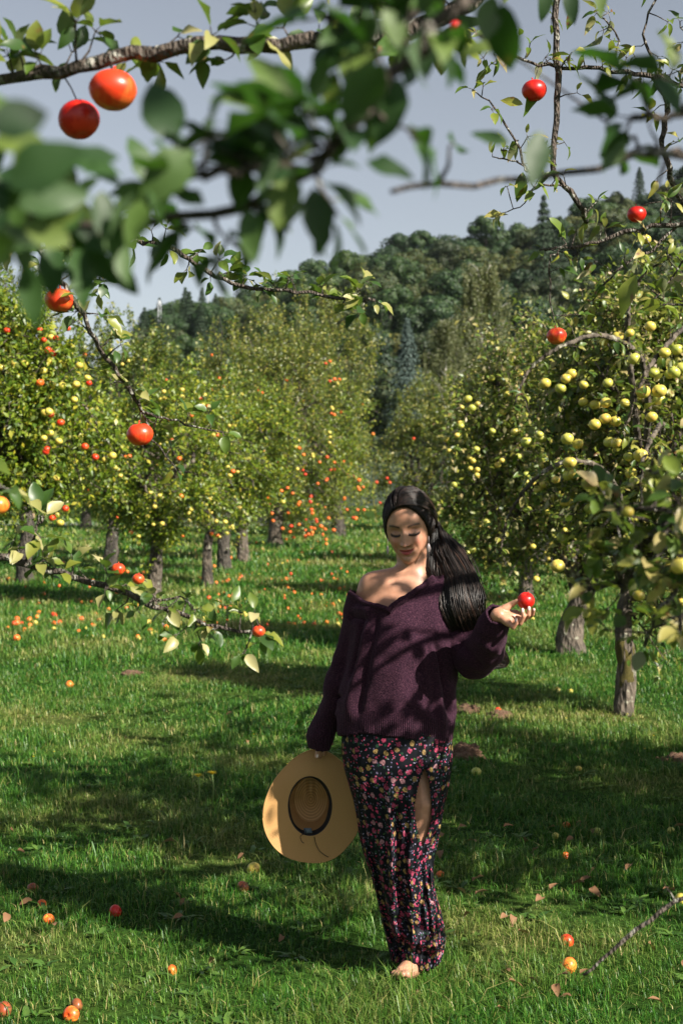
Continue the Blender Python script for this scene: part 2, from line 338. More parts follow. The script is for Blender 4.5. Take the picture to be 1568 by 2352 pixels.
def floral():
    m, t, b = newmat('floral_satin'); uv = node(t, 'ShaderNodeUVMap', uv_map='UVMap')
    nz = node(t, 'ShaderNodeTexNoise', i_Scale=70, i_Detail=2); t.links.new(uv.outputs[0], nz.inputs['Vector'])
    sb = node(t, 'ShaderNodeVectorMath', operation='SUBTRACT'); sb.inputs[1].default_value = (.5, .5, .5); t.links.new(nz.outputs['Color'], sb.inputs[0])
    sc = node(t, 'ShaderNodeVectorMath', operation='SCALE'); sc.inputs['Scale'].default_value = .014; t.links.new(sb.outputs[0], sc.inputs[0])
    ad = node(t, 'ShaderNodeVectorMath', operation='ADD'); t.links.new(uv.outputs[0], ad.inputs[0]); t.links.new(sc.outputs[0], ad.inputs[1])
    base = (.004, .005, .008, 1); cur = None
    def layer(cur, scale, rad, cols, rnd=.85, off=0, thr=.12, soft=.08):
        ao = node(t, 'ShaderNodeVectorMath', operation='ADD'); t.links.new(ad.outputs[0], ao.inputs[0]); ao.inputs[1].default_value = (off, off * .7, 0)
        vo = node(t, 'ShaderNodeTexVoronoi', voronoi_dimensions='2D', i_Scale=scale, i_Randomness=rnd); t.links.new(ao.outputs[0], vo.inputs['Vector'])
        sp = node(t, 'ShaderNodeSeparateColor'); t.links.new(vo.outputs['Color'], sp.inputs[0])
        cr = ramp(t, cols, 'CONSTANT'); t.links.new(sp.outputs[0], cr.inputs[0])
        msk = node(t, 'ShaderNodeMapRange', clamp=True); msk.inputs[1].default_value = rad; msk.inputs[2].default_value = rad - soft; t.links.new(vo.outputs['Distance'], msk.inputs[0])
        on = ramp(t, [(0, (0, 0, 0)), (thr, (1, 1, 1))], 'CONSTANT') ; t.links.new(sp.outputs[1], on.inputs[0])
        mm = node(t, 'ShaderNodeMath', operation='MULTIPLY'); t.links.new(msk.outputs[0], mm.inputs[0]); t.links.new(on.outputs[0], mm.inputs[1])
        n2 = node(t, 'ShaderNodeTexNoise', i_Scale=160, i_Detail=2); t.links.new(uv.outputs[0], n2.inputs['Vector'])
        r2 = ramp(t, [(.35, (.35, .3, .3)), (.62, (1.25, 1.25, 1.25))]); t.links.new(n2.outputs['Fac'], r2.inputs[0])
        pm = node(t, 'ShaderNodeMix', data_type='RGBA', blend_type='MULTIPLY'); pm.inputs[0].default_value = 1; t.links.new(cr.outputs[0], pm.inputs[6]); t.links.new(r2.outputs[0], pm.inputs[7])
        mx = node(t, 'ShaderNodeMix', data_type='RGBA'); t.links.new(mm.outputs[0], mx.inputs[0])
        if cur is None: mx.inputs[6].default_value = base
        else: t.links.new(cur, mx.inputs[6])
        t.links.new(pm.outputs[2], mx.inputs[7]); return mx.outputs[2]
    cur = layer(None, 45, .26, [(0, (.02, .06, .035)), (.5, (.012, .045, .03)), (.8, (.05, .10, .03))], off=.3, thr=.6)
    cur = layer(cur, 85, .24, [(0, (.16, .14, .24)), (.5, (.28, .26, .36)), (.75, (.55, .05, .12))], off=.11, thr=.45)
    cur = layer(cur, 46, .20, [(0, (.42, .04, .10)), (.55, (.36, .08, .14))], off=.51, thr=.55)
    cur = layer(cur, 33, .31, [(0, (.32, .05, .10)), (.28, (.38, .19, .21)), (.42, (.30, .04, .085)), (.55, (.33, .22, .08)), (.8, (.26, .17, .07))], off=0, thr=.36)
    t.links.new(cur, b.inputs['Base Color']); b.inputs['Roughness'].default_value = .62; b.inputs['Specular IOR Level'].default_value = .16
    return m
M['floral'] = floral()
def strawmat():
    m, t, b = newmat('woven_straw'); uv = node(t, 'ShaderNodeUVMap', uv_map='UVMap'); sx = node(t, 'ShaderNodeSeparateXYZ'); t.links.new(uv.outputs[0], sx.inputs[0])
    a = node(t, 'ShaderNodeMath', operation='MULTIPLY'); a.inputs[1].default_value = 6.283 * 200; t.links.new(sx.outputs[1], a.inputs[0])
    s = node(t, 'ShaderNodeMath', operation='SINE'); t.links.new(a.outputs[0], s.inputs[0])
    a2 = node(t, 'ShaderNodeMath', operation='MULTIPLY'); a2.inputs[1].default_value = 6.283 * 150; t.links.new(sx.outputs[0], a2.inputs[0])
    s2 = node(t, 'ShaderNodeMath', operation='SINE'); t.links.new(a2.outputs[0], s2.inputs[0])
    ml = node(t, 'ShaderNodeMath', operation='MULTIPLY'); t.links.new(s.outputs[0], ml.inputs[0]); t.links.new(s2.outputs[0], ml.inputs[1])
    ad = node(t, 'ShaderNodeMath', operation='ADD'); t.links.new(ml.outputs[0], ad.inputs[0]); t.links.new(s.outputs[0], ad.inputs[1])
    mr = node(t, 'ShaderNodeMapRange'); mr.inputs[1].default_value = -2; mr.inputs[2].default_value = 2; t.links.new(ad.outputs[0], mr.inputs[0])
    rp = ramp(t, [(.1, (.33, .165, .055)), (.9, (.68, .39, .145))]); t.links.new(mr.outputs[0], rp.inputs[0]); t.links.new(rp.outputs[0], b.inputs['Base Color'])
    bp = node(t, 'ShaderNodeBump', i_Strength=.6, i_Distance=.0014); t.links.new(mr.outputs[0], bp.inputs['Height']); t.links.new(bp.outputs[0], b.inputs['Normal'])
    b.inputs['Roughness'].default_value = .6
    return m
M['straw'] = strawmat()
M['black'] = plain('black_ribbon', (.008, .008, .012), .7)[0]
M['tagmat'] = plain('grey_blue_label', (.10, .13, .16), .6)[0]
M['pearl'] = plain('pale_pearl_shell', (.40, .33, .33), .3)[0]
M['lash'] = plain('dark_lashes', (.012, .008, .007), .6)[0]
def soil():
    m, t, b = plain('soil', (.17, .09, .05), .95); nz, _ = noise_bump(t, b, 40, 1, .02)
    rp = ramp(t, [(.35, (.09, .045, .025)), (.65, (.26, .15, .09))]); t.links.new(nz.outputs['Fac'], rp.inputs[0]); t.links.new(rp.outputs[0], b.inputs['Base Color']); return m
M['soil'] = soil()
def patchfac(t):
    """large dry patches of the meadow, shared by ground and grass"""
    geo = node(t, 'ShaderNodeNewGeometry')
    nz = node(t, 'ShaderNodeTexNoise', i_Scale=.55, i_Detail=5, i_Roughness=.65); t.links.new(geo.outputs['Position'], nz.inputs['Vector'])
    return geo, nz
def groundmat():
    m, t, b = newmat('meadow_soil'); geo, nz = patchfac(t)
    rp = ramp(t, [(.40, (.016, .045, .008)), (.52, (.035, .07, .013)), (.66, (.10, .11, .035))]); t.links.new(nz.outputs['Fac'], rp.inputs[0])
    n2 = node(t, 'ShaderNodeTexNoise', i_Scale=24, i_Detail=5); t.links.new(geo.outputs['Position'], n2.inputs['Vector'])
    r2 = ramp(t, [(.3, (.4, .45, .35)), (.7, (1.4, 1.4, 1.3))]); t.links.new(n2.outputs['Fac'], r2.inputs[0])
    mx = node(t, 'ShaderNodeMix', data_type='RGBA', blend_type='MULTIPLY'); mx.inputs[0].default_value = 1; t.links.new(rp.outputs[0], mx.inputs[6]); t.links.new(r2.outputs[0], mx.inputs[7])
    t.links.new(mx.outputs[2], b.inputs['Base Color']); b.inputs['Roughness'].default_value = 1; b.inputs['Specular IOR Level'].default_value = .05
    bp = node(t, 'ShaderNodeBump', i_Strength=.8, i_Distance=.02); t.links.new(n2.outputs['Fac'], bp.inputs['Height']); t.links.new(bp.outputs[0], b.inputs['Normal'])
    return m
M['ground'] = groundmat()
def grassmat():
    m, t, b = newmat('grass_blades'); geo, nz = patchfac(t)
    rp = ramp(t, [(.0, (.014, .072, .008)), (.35, (.035, .130, .012)), (.7, (.066, .180, .016)), (.90, (.12, .22, .03)), (.965, (.27, .27, .07)), (1, (.42, .35, .16))]); t.links.new(geo.outputs['Random Per Island'], rp.inputs[0])
    rd = ramp(t, [(.0, (.10, .17, .022)), (.45, (.17, .22, .04)), (.7, (.29, .28, .08)), (1, (.45, .36, .17))]); t.links.new(geo.outputs['Random Per Island'], rd.inputs[0])
    fr = ramp(t, [(.47, (0, 0, 0)), (.65, (.85, .85, .85))]); t.links.new(nz.outputs['Fac'], fr.inputs[0])
    mx = node(t, 'ShaderNodeMix', data_type='RGBA'); t.links.new(fr.outputs[0], mx.inputs[0]); t.links.new(rp.outputs[0], mx.inputs[6]); t.links.new(rd.outputs[0], mx.inputs[7])
    t.links.new(mx.outputs[2], b.inputs['Base Color']); b.inputs['Roughness'].default_value = .45; b.inputs['Specular IOR Level'].default_value = .35
    tr = node(t, 'ShaderNodeBsdfTranslucent'); t.links.new(mx.outputs[2], tr.inputs[0]); ms = node(t, 'ShaderNodeMixShader'); ms.inputs[0].default_value = .22
    t.links.new(b.outputs[0], ms.inputs[1]); t.links.new(tr.outputs[0], ms.inputs[2]); t.links.new(ms.outputs[0], t.nodes['Material Output'].inputs[0])
    return m
M['grass'] = grassmat()
M['weed'] = leafmat('weed_leaves', [(.04, .10, .018), (.07, .15, .025), (.11, .2, .035)], (.14, .2, .07), .25)
M['petal'] = plain('dandelion_yellow', (.85, .62, .02), .6)[0]
M['stalk'] = plain('flower_stalk', (.13, .2, .05), .6)[0]
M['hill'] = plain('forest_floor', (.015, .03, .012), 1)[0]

# ------------------------------------------------------------------ ground, hill
def grid(name, xs, ys, zf, mat):
    X, Y = np.meshgrid(xs, ys); Z = zf(X, Y); V = np.stack([X, Y, Z], -1).reshape(-1, 3); nx = len(xs)
    i = np.arange(len(ys) - 1)[:, None] * nx; j = np.arange(nx - 1)[None]
    mb = MB(); mb.add(V, np.stack([i + j, i + j + 1, i + nx + j + 1, i + nx + j], -1).reshape(-1, 4)); return mb.build(name, mat)
xs = np.concatenate([np.linspace(-900, -70, 12), np.linspace(-60, -12, 16), np.linspace(-11, 11, 56), np.linspace(12, 60, 16), np.linspace(70, 900, 12)])
ys = np.concatenate([np.linspace(-60, 0, 8), np.linspace(.5, 30, 75), np.linspace(31, 90, 40), np.linspace(95, 1500, 20)])
tag(grid('ground', xs, ys, gz, M['ground']), 'sunlit orchard meadow ground under short green grass', 'ground', kind='structure')
SKY_U = [-400, 100, 300, 430, 560, 650, 720, 800, 900, 1000, 1100, 1200, 1330, 1450, 1568, 2000]
SKY_V = [800, 775, 745, 728, 718, 705, 672, 640, 612, 596, 572, 548, 505, 470, 455, 430]
def hillz(X, Y):
    u = 784 + F * X / np.maximum(Y, 50); v = np.interp(u, SKY_U, SKY_V)
    top = (1130 - v) / F * 340 + 1.6 - 9.0
    t = np.clip((Y - 110) / 230, 0, 1); return gz(X, Y) - .4 + np.maximum(top, 2) * (t * t * (3 - 2 * t)) ** .9 + 1.6 * np.sin(X * .05 + 2) * t + .8 * np.sin(X * .13 + Y * .06) * t
tag(grid('hill', np.linspace(-190, 230, 90), np.linspace(100, 460, 60), hillz, M['hill']), 'wooded hill rising behind the orchard', 'hill', kind='structure')

# ------------------------------------------------------------------ grass
def make_grass():
    mb = MB()
    bands = [(3.4, 6.2, 14500, .046, .0027), (6.2, 9, 8600, .045, .0034), (9, 13, 4200, .046, .0048), (13, 19, 1300, .075, .008), (19, 29, 520, .09, .013), (29, 60, 130, .12, .026)]
    for y0, y1, den, h, wd in bands:
        hw = lambda y: .25 * y + .9
        A = (y1 - y0) * (hw(y0) + hw(y1)); n = int(A * den)
        y = y0 + (y1 - y0) * rng.random(n); x = (rng.random(n) * 2 - 1) * (.25 * y + .9)
        cl = vnoise(np.stack([x, y, 0 * x], 1), 1.6, 3) * .5 + vnoise(np.stack([x, y, 0 * x], 1), 5, 4) * .35 + vnoise(np.stack([x, y, 0 * x], 1), 16, 9) * .3
        keep = rng.random(n) < np.clip(.72 + .5 * cl, .25, 1); x, y, cl = x[keep], y[keep], cl[keep]; n = len(x)
        # snap part of the blades into tufts
        tx = np.round(x / .05) * .05 + hsh(np.round(x / .05).astype(int), np.round(y / .05).astype(int), 1 + 0 * x.astype(int)) * .05
        ty = np.round(y / .05) * .05 + hsh(np.round(x / .05).astype(int), np.round(y / .05).astype(int), 2 + 0 * x.astype(int)) * .05
        s = (rng.random(n) < .5)[:, None] * .6
        x = x * (1 - s[:, 0]) + tx * s[:, 0]; y = y * (1 - s[:, 0]) + ty * s[:, 0]
        b = np.stack([x, y, gz(x, y) - .004], 1)
        tall = (rng.random(n) < .04)
        H = h * (.45 + .9 * rng.random(n)) * np.clip(1 + 1.1 * cl, .4, 2.2) * np.where(tall, 1.7, 1)
        az = rng.random(n) * 6.283 ; ln = np.abs(rng.normal(.6, .45, n)) 
        wind = np.stack([np.cos(az), np.sin(az), 0 * az], 1)
        side = np.stack([-np.sin(az + rng.normal(0, .6, n)), np.cos(az), 0 * az], 1); W = wd * (.6 + .8 * rng.random(n))
        z = np.array([0, 0, 1.0])
        m = b + (z * .55 + wind * (.25 * ln)[:, None]) * H[:, None]
        tp = b + (z * (.95 - .2 * np.clip(ln, 0, 1.5))[:, None] + wind * (.95 * ln)[:, None]) * H[:, None]
        V = np.stack([b - side * W[:, None] * .5, b + side * W[:, None] * .5, m + side * W[:, None] * .42, m - side * W[:, None] * .42, tp], 1)
        o = np.arange(n)[:, None] * 5
        mb.add(V.reshape(-1, 3), [o + np.array([[0, 1, 2, 3]]), o + np.array([[3, 2, 4]])])
    g = mb.build('grass', M['grass'], smooth=False); tag(g, 'short green meadow grass with dry straw patches', 'grass', kind='stuff')
    # broad-leaved weeds flat in the turf
    mb = MB(); n = 420
    y = 4 + 14 * rng.random(n) ** 1.3; x = (rng.random(n) * 2 - 1) * (.25 * y + .6)
    for a, c in zip(x, y):
        k = rng.integers(5, 10); az = rng.random(k) * 6.28; d = np.stack([np.cos(az), np.sin(az), .5 + .5 * rng.random(k)], 1)
        L = (.03 + .04 * rng.random(k)) * (1 + .03 * c); p = np.tile([a, c, float(gz(a, c))], (k, 1)) + rng.normal(0, .008, (k, 3)) * [1, 1, 0]
        leaves(mb, p, d, np.tile([0, 0, 1.0], (k, 1)), L, L * .28, .45, .3, True)
    tag(mb.build('ground_weeds', M['weed']), 'broad leaved weeds growing flat among the grass', 'weeds', kind='stuff')
make_grass()

# ------------------------------------------------------------------ apples
def apple_mesh(name, mat, nu=20, nv=14, seed=0, stem=True):
    mb = MB()
    def fn(V, d):
        r = np.sqrt(V[:, 0] ** 2 + V[:, 1] ** 2); z = V[:, 2]
        z2 = z * .90 - .30 * np.exp(-(r / .26) ** 2) * (d[:, 2] > 0) + .16 * np.exp(-(r / .22) ** 2) * (d[:, 2] < 0)
        k = 1 - .09 * np.clip(-z, 0, 1); lob = 1 + .025 * np.cos(5 * np.arctan2(V[:, 1], V[:, 0]) + seed) * (1 - z) * .5
        return np.stack([V[:, 0] * k * lob, V[:, 1] * k * lob * (1 + .03 * math.sin(seed)), z2], 1)
    ball(mb, (0, 0, 0), (1, 1, 1), nu, nv, fn=fn)
    if stem: tube(mb, [(0, 0, .5), (.02, .01, .8), (.08, .03, 1.05)], [.05, .045, .06], 5)
    me = mb.mesh(name); me.materials.append(mat); return me
AP = {c: [apple_mesh('apple_' + c, M[c], seed=s) for s in (0, 2)] for c in ('vermilion', 'red', 'deepred', 'orange', 'yellow', 'green', 'rotten')}
def apple(loc, r, col, parent=None, label=None, cat=None, group=None, name='apple', roll=.35):
    me = AP[col][random.randrange(2)]; o = bpy.data.objects.new(name, me); COL.objects.link(o)
    if parent is not None:
        o.parent = parent; o.location = Vector(loc) - Vector(parent.location)
    else: o.location = loc
    o.scale = (r, r, r * random.uniform(.93, 1.03)); o.rotation_euler = (random.uniform(-roll, roll), random.uniform(-roll, roll), random.uniform(0, 6))
    return tag(o, label, cat, group)

# ------------------------------------------------------------------ trees
def near(pts, q):
    d = np.linalg.norm(pts - q, axis=1) ; return int(np.argmin(d))
def bend(a, b, n, sag, jit):
    a = np.array(a, float); b = np.array(b, float); L = np.linalg.norm(b - a); t = np.linspace(0, 1, n)[:, None]
    m = a + (b - a) * t; m[:, 2] += sag * L * np.sin(np.pi * t[:, 0])
    j = rng.normal(0, jit * L, (n, 3)); j[0] = 0; j[-1] *= .4; return m + j
def apple_tree(base, top, r0, crown, leafm, nleaf, lsize, label, apples=(), bark='bark', ntw=300, shoots=30, name='apple_tree', hi=False, group='apple trees of the orchard', flare=1.35, lump=.55, moss=False, low=0.0, drop=.15, nlimb=7):
    """base: ground point; top: where the limbs start; crown: (centre, radii)"""
    base = Vector(base); root = empty(name, base, label, 'tree', group)
    C, Rr = np.array(crown[0], float), np.array(crown[1], float)
    wb = MB(); n = 16; pts = smooth_path([tuple(base + Vector((0, 0, -.08))), tuple(base.lerp(Vector(top), .35) + Vector((rng.normal(0, .03), 0, 0))), tuple(base.lerp(Vector(top), .7) + Vector((rng.normal(0, .04), 0, 0))), tuple(top)], n)
    rr = r0 * (1 - .28 * np.linspace(0, 1, n)) * (1 + (flare - 1) * np.exp(-np.linspace(0, 1, n) * 9))
    tube(wb, pts, rr, 22, .16, 9, int(base.x * 10) % 7)
    if moss: mq = MB(); tube(mq, pts[5:10] if False else pts[3:9], rr[3:9] * np.array([.94, 1.02, 1.05, 1.05, 1.02, .94]), 30, .20, 30, 3); mq.build('moss', M['moss'], root)
    limbs = []; lr = []
    for k in range(nlimb):
        a = 2 * math.pi * (k + rng.random() * .5) / nlimb; e = rng.uniform(-.15, .75)
        tgt = C + Rr * np.array([math.cos(a) * .72, math.sin(a) * .72, e * .7]) * rng.uniform(.7, 1)
        l = bend(pts[-1 - rng.integers(0, 3)], tgt, 9, .12, .035); q = r0 * .5 * np.linspace(1, .22, 9); tube(wb, l, q, 8, .12, 14); limbs.append(l); lr.append(q)
    LP = np.concatenate(limbs); LR = np.concatenate(lr); sec = []; sr = []
    for k in range(int(ntw * .22)):
        v = rdir(1)[0]; tgt = C + Rr * v * rng.uniform(.5, .9); i = near(LP, tgt * .8 + C * .2); l = bend(LP[i], tgt, 6, .08, .05)
        q = min(LR[i] * .7, .03) * np.linspace(1, .3, 6) + .002; tube(wb, l, q, 5); sec.append(l); sr.append(q)
    SP = np.concatenate(sec + limbs); tw = []
    for k in range(ntw):
        v = rdir(1)[0]; lm = 1 + lump * float(vnoise((v * 2.2)[None], 1, int(abs(C[0] * 7)) % 50)[0])
        f = rng.uniform(.35, 1.0) ** .55 * lm; tgt = C + Rr * v * f
        if v[2] < 0: tgt[2] -= drop * rng.random()
        i = near(SP, tgt); l = bend(SP[i], tgt, 5, rng.uniform(-.02, .12), .06); tube(wb, l, np.linspace(.007, .0025, 5) * (1 + Rr[0] * .15), 4); tw.append(l)
    for k in range(shoots):
        v = rdir(1)[0]; v[2] = abs(v[2]) * .8 + .4; v /= np.linalg.norm(v); tgt = C + Rr * v * .95
        L = rng.uniform(.15, .34) * Rr[2]; TT = np.array([q_[-2] for q_ in tw[:ntw]]); l = bend(TT[near(TT, tgt - [0, 0, L * .4])], tgt + np.array([rng.normal(0, .12), rng.normal(0, .12), 1]) * L, 5, 0, .03); tube(wb, l, np.linspace(.007, .002, 5), 4); tw.append(l)
    # leaves along the twigs
    lb = MB(); T = np.array(tw); per = nleaf // len(T); N = per * len(T)
    ti = np.repeat(np.arange(len(T)), per); s = rng.uniform(.15, 1.0, N) * 4; k = np.minimum(s.astype(int), 3); f = (s - k)[:, None]
    p = T[ti, k] * (1 - f) + T[ti, k + 1] * f; td = nrm(T[ti, k + 1] - T[ti, k]); isS = ti >= ntw
    p = p + rng.normal(0, 1, (N, 3)) * np.where(isS, .3, 1)[:, None] * lsize * 1.25
    d = nrm(td * .5 + rdir(N) * .9 + [0, 0, -.1]); up = nrm(rdir(N) * .75 + [.25, -.2, .8])
    L = lsize * (.6 + .65 * rng.random(N)); leaves(lb, p, d, up, L, L * rng.uniform(.42, .62, N), rng.uniform(0, .35, N), rng.uniform(.1, .5, N), hi)
    lb.build('crown', M[leafm], root)
    sb_ = wb
    for (col, cnt, r) in apples:
        # fruit on the camera side and outer shell, mostly in the lower half
        TP = np.array([l_[-1] for l_ in tw[:ntw]] + [l_[3] for l_ in tw[:ntw]])
        for q in range(cnt):
            while True:
                v_ = rdir(1)[0]
                if (v_[1] < -.15 or q % 4 == 0) and v_[2] < .85: break
            v_[2] = v_[2] * (1 - .5 * low) - .12 - .55 * low; tgt = C + Rr * v_ * rng.uniform(.93, 1.10); i = near(TP, tgt); pp = TP[i] * .45 + tgt * .55
            if q % 3 == 0 and q > 3: pp = last + rng.normal(0, 1, 3) * [2.4 * r, 1.5 * r, 2.4 * r]
            last = pp; tube(sb_, [TP[i], (TP[i] + pp) / 2 + [0, 0, .04], pp + [0, 0, r * .8]], [.003, .002, .0015], 4)
            apple(tuple(pp), r * rng.uniform(.8, 1.12), col, root)
    wb.build('trunk', M[bark], root)
    return root, tw
def crown_px(L, Rt, T, B, Y, dep=1.0):
    c = P((L + Rt) / 2, (T + B) / 2, Y); rx = (Rt - L) / 2 / F * Y; rz = (B - T) / 2 / F * Y; return (tuple(c), (rx, max(rx * .8 * dep, .9), rz))
def tree_px(u, v, uT, vT, wpx, box, **kw):
    b = G(u, v); Y = b.y; top = P(uT, vT, Y + kw.pop('dY', .05)); return apple_tree(b, top, wpx / 2 / F * Y, crown_px(*box, Y + kw.pop('dC', 0)), **kw)

tree_px(345, 1392, 372, 1200, 34, (150, 560, 850, 1240), leafm='leaf_yg', nleaf=26000, lsize=.062, apples=[('yellow', 45, .034), ('orange', 20, .033)], label='leaning apple tree with bright yellow-green leaves, nearest full trunk on the left', drop=.4, ntw=300, shoots=12)
tree_px(478, 1345, 482, 1130, 24, (400, 690, 880, 1215), leafm='leaf_yg', nleaf=17000, lsize=.062, apples=[('yellow', 45, .036)], label='apple tree with slim pale lichen-spotted trunk and yellow apples', ntw=220, shoots=20)
tree_px(517, 1312, 522, 1120, 30, (380, 660, 830, 1200), leafm='leaf_g', nleaf=15000, lsize=.065, apples=[('yellow', 20, .035), ('orange', 15, .035)], bark='bark_dark', label='apple tree with dark trunk just behind the slim pale one', ntw=200, shoots=20)
tree_px(632, 1257, 640, 1130, 34, (520, 850, 860, 1225), leafm='leaf_yg', nleaf=22000, lsize=.075, apples=[('orange', 75, .045), ('red', 20, .045)], label='apple tree crowded with orange apples hanging low near its thick trunk', low=.7, ntw=260, shoots=20, drop=.35)
b = G(560, 1290); apple_tree(b, P(560, 1150, b.y), .13, crown_px(400, 800, 745, 1130, b.y), 'leaf_gray', 28000, .065, 'tall apple tree with yellow and orange apples high in its crown', [('orange', 24, .038), ('yellow', 34, .038), ('red', 8, .036)], ntw=320, shoots=45)
b = P(775, 1228, 42); b.z = float(gz(b.x, 42)); apple_tree(b, P(775, 1150, 42), .2, crown_px(530, 900, 675, 1235, 42), 'leaf_gray', 42000, .085, 'broad grey-green apple tree, tallest crown in the middle', [('orange', 16, .05), ('red', 14, .05)], bark='bark_dark', low=.6, ntw=520, shoots=70)
b = P(960, 1228, 46); b.z = float(gz(b.x, 46)); apple_tree(b, P(960, 1150, 46), .18, crown_px(860, 1130, 880, 1235, 46), 'leaf_gray', 26000, .09, 'grey-green apple tree directly behind the head of the woman', [('red', 10, .05)], bark='bark_dark', ntw=320, shoots=40)
b = P(-90, 1530, 13); b.z = float(gz(b.x, 13)); apple_tree(b, P(-80, 1230, 13), .15, crown_px(-330, 270, 690, 1190, 13), 'leaf_yg', 42000, .062, 'apple tree with red and yellow apples filling the left edge', [('red', 34, .032), ('yellow', 60, .033), ('orange', 6, .033)], ntw=480, shoots=50)
b = P(250, 1330, 27); b.z = float(gz(b.x, 27)); apple_tree(b, P(265, 1180, 27), .14, crown_px(130, 430, 740, 1170, 27), 'leaf_g', 24000, .07, 'apple tree behind the leaning one, with shoots against the sky', [('yellow', 40, .038), ('orange', 12, .038)], ntw=300, shoots=45, bark='bark_dark')
b = P(60, 1330, 24); b.z = float(gz(b.x, 24)); apple_tree(b, P(60, 1180, 24), .14, crown_px(-130, 180, 640, 1180, 24), 'leaf_g', 20000, .07, 'dark green apple tree behind the left edge tree', [('yellow', 10, .036)], ntw=260, shoots=45, bark='bark_dark')
tree_px(200, 1216, 200, 1120, 24, (90, 340, 960, 1185), leafm='leaf_g', nleaf=14000, lsize=.095, apples=[('yellow', 12, .05)], bark='bark_dark', label='small distant apple tree with dark upright trunk at far left', ntw=200)
# right side
tree_px(1310, 1500, 1325, 1330, 64, (1000, 1500, 790, 1330), leafm='leaf_old', nleaf=25000, lsize=.062, apples=[('yellow', 60, .032), ('green', 36, .036)], label='apple tree with thick rugged sunlit trunk and yellow-green apples on the right', ntw=460, shoots=35, flare=1.25, dC=.2)
T7, _ = tree_px(1430, 1642, 1445, 1340, 46, (1215, 1850, 640, 1345), leafm='leaf_old', nleaf=19000, lsize=.066, apples=[('yellow', 60, .040), ('green', 55, .042)], label='apple tree with dark mossy trunk and large pale yellow apples at right edge', moss=True, ntw=430, shoots=40, hi=True, flare=1.25)
tree_px(1208, 1388, 1212, 1230, 34, (1120, 1450, 800, 1280), leafm='leaf_old', nleaf=28000, lsize=.068, apples=[('yellow', 26, .036), ('red', 5, .036)], label='apple tree whose slim trunk stands left of the thick rugged one', ntw=320, shoots=60)
tree_px(1155, 1302, 1158, 1220, 26, (1040, 1300, 900, 1265), leafm='leaf_g', nleaf=18000, lsize=.078, apples=[('yellow', 22, .036), ('red', 6, .036)], bark='bark_dark', label='dark trunked apple tree with low yellow apples beside the hair of the woman', ntw=230)
tree_px(1112, 1294, 1108, 1220, 30, (1010, 1200, 960, 1255), leafm='leaf_g', nleaf=12000, lsize=.078, apples=[('yellow', 8, .036)], bark='bark_dark', label='apple tree immediately left of the dark trunked one on the right side', ntw=160)
b = P(1540, 1330, 24); b.z = float(gz(b.x, 24)); apple_tree(b, P(1540, 1200, 24), .15, crown_px(1420, 1750, 690, 1250, 24), 'leaf_old', 20000, .07, 'apple tree behind the pale yellow apples at the right edge', [('yellow', 14, .036)], ntw=260, shoots=40)

# car park glimpsed through the trees
M['asphalt'] = plain('pale_asphalt', (.22, .22, .22), .9)[0]
def strip(name, x0, x1, y0, y1, lift, mat, label):
    o = grid(name, np.linspace(x0, x1, 24), np.linspace(y0, y1, 12), lambda X, Y: gz(X, Y) + lift, mat); tag(o, label, kind='structure')
strip('road', 4.2, 18, 26.5, 33, .03, M['asphalt'], 'pale asphalt lane behind the trees on the right'); strip('road', -14, 0, 50, 54.5, .03, M['asphalt'], 'pale asphalt lane before the far hedge on the left')
def car(loc, rot, paint, label):
    o = empty('parked_car', loc, label, 'car', None); o.rotation_euler = (0, 0, rot)
    def part(name, prof, hw, mat, inset=0):
        mb = MB(); n = len(prof); lo = [(x, -hw + (inset if z > .95 else 0), z) for x, z in prof]; hi_ = [(x, hw - (inset if z > .95 else 0), z) for x, z in prof]
        mb.add(lo + hi_, [np.arange(n)[None], (np.arange(n)[::-1] + n)[None], np.array([[i, i + n, (i + 1) % n + n, (i + 1) % n] for i in range(n)])]); q = mb.mesh(name, False); q.materials.append(mat)
        c = bpy.data.objects.new(name, q); COL.objects.link(c); c.parent = o; bv = c.modifiers.new('b', 'BEVEL'); bv.width = .05; bv.segments = 3; return c
    part('body', [(-2.1, .35), (-1.75, .3), (1.75, .3), (2.1, .38), (2.12, .7), (1.9, .84), (1.05, .93), (-1.8, .95), (-2.1, .86)], .86, paint)
    part('cabin', [(-1.9, .93), (1.1, .91), (.45, 1.38), (-1.35, 1.42)], .80, M['carglass'], .12); part('roof', [(-1.38, 1.41), (.47, 1.37), (.35, 1.43), (-1.25, 1.47)], .66, paint, 0)
    for x in (-1.3, 1.3):
        for y in (-.8, .8):
            mb = MB(); tube(mb, [(x, y - .1, .32), (x, y + .1, .32)], .32, 20); tube(mb, [(x, y - .11, .32), (x, y + .11, .32)], .19, 12); q = mb.mesh('wheel', False); q.materials.append(M['tyre']); c = bpy.data.objects.new('wheel', q); COL.objects.link(c); c.parent = o
    for y in (-.62, .62):
        mb = MB(); ball(mb, (2.06, y, .66), (.08, .16, .08), 10, 8); q = mb.mesh('headlight'); q.materials.append(M['lamp']); c = bpy.data.objects.new('headlight', q); COL.objects.link(c); c.parent = o
M['carglass'] = plain('tinted_glass', (.02, .025, .03), .08)[0]; M['tyre'] = plain('tyre_rubber', (.015, .015, .015), .8)[0]; M['lamp'] = plain('headlight_glass', (.6, .6, .6), .15)[0]
car((5.2, 29.5, float(gz(5.2, 29.5)) + .03), R(8), plain('black_paint', (.01, .01, .013), .2)[0], 'black car parked behind the trees on the right')
car((-4.3, 52, float(gz(-4.3, 52)) + .03), R(178), plain('navy_paint', (.02, .03, .05), .2)[0], 'dark blue car parked beyond the left tree trunks')
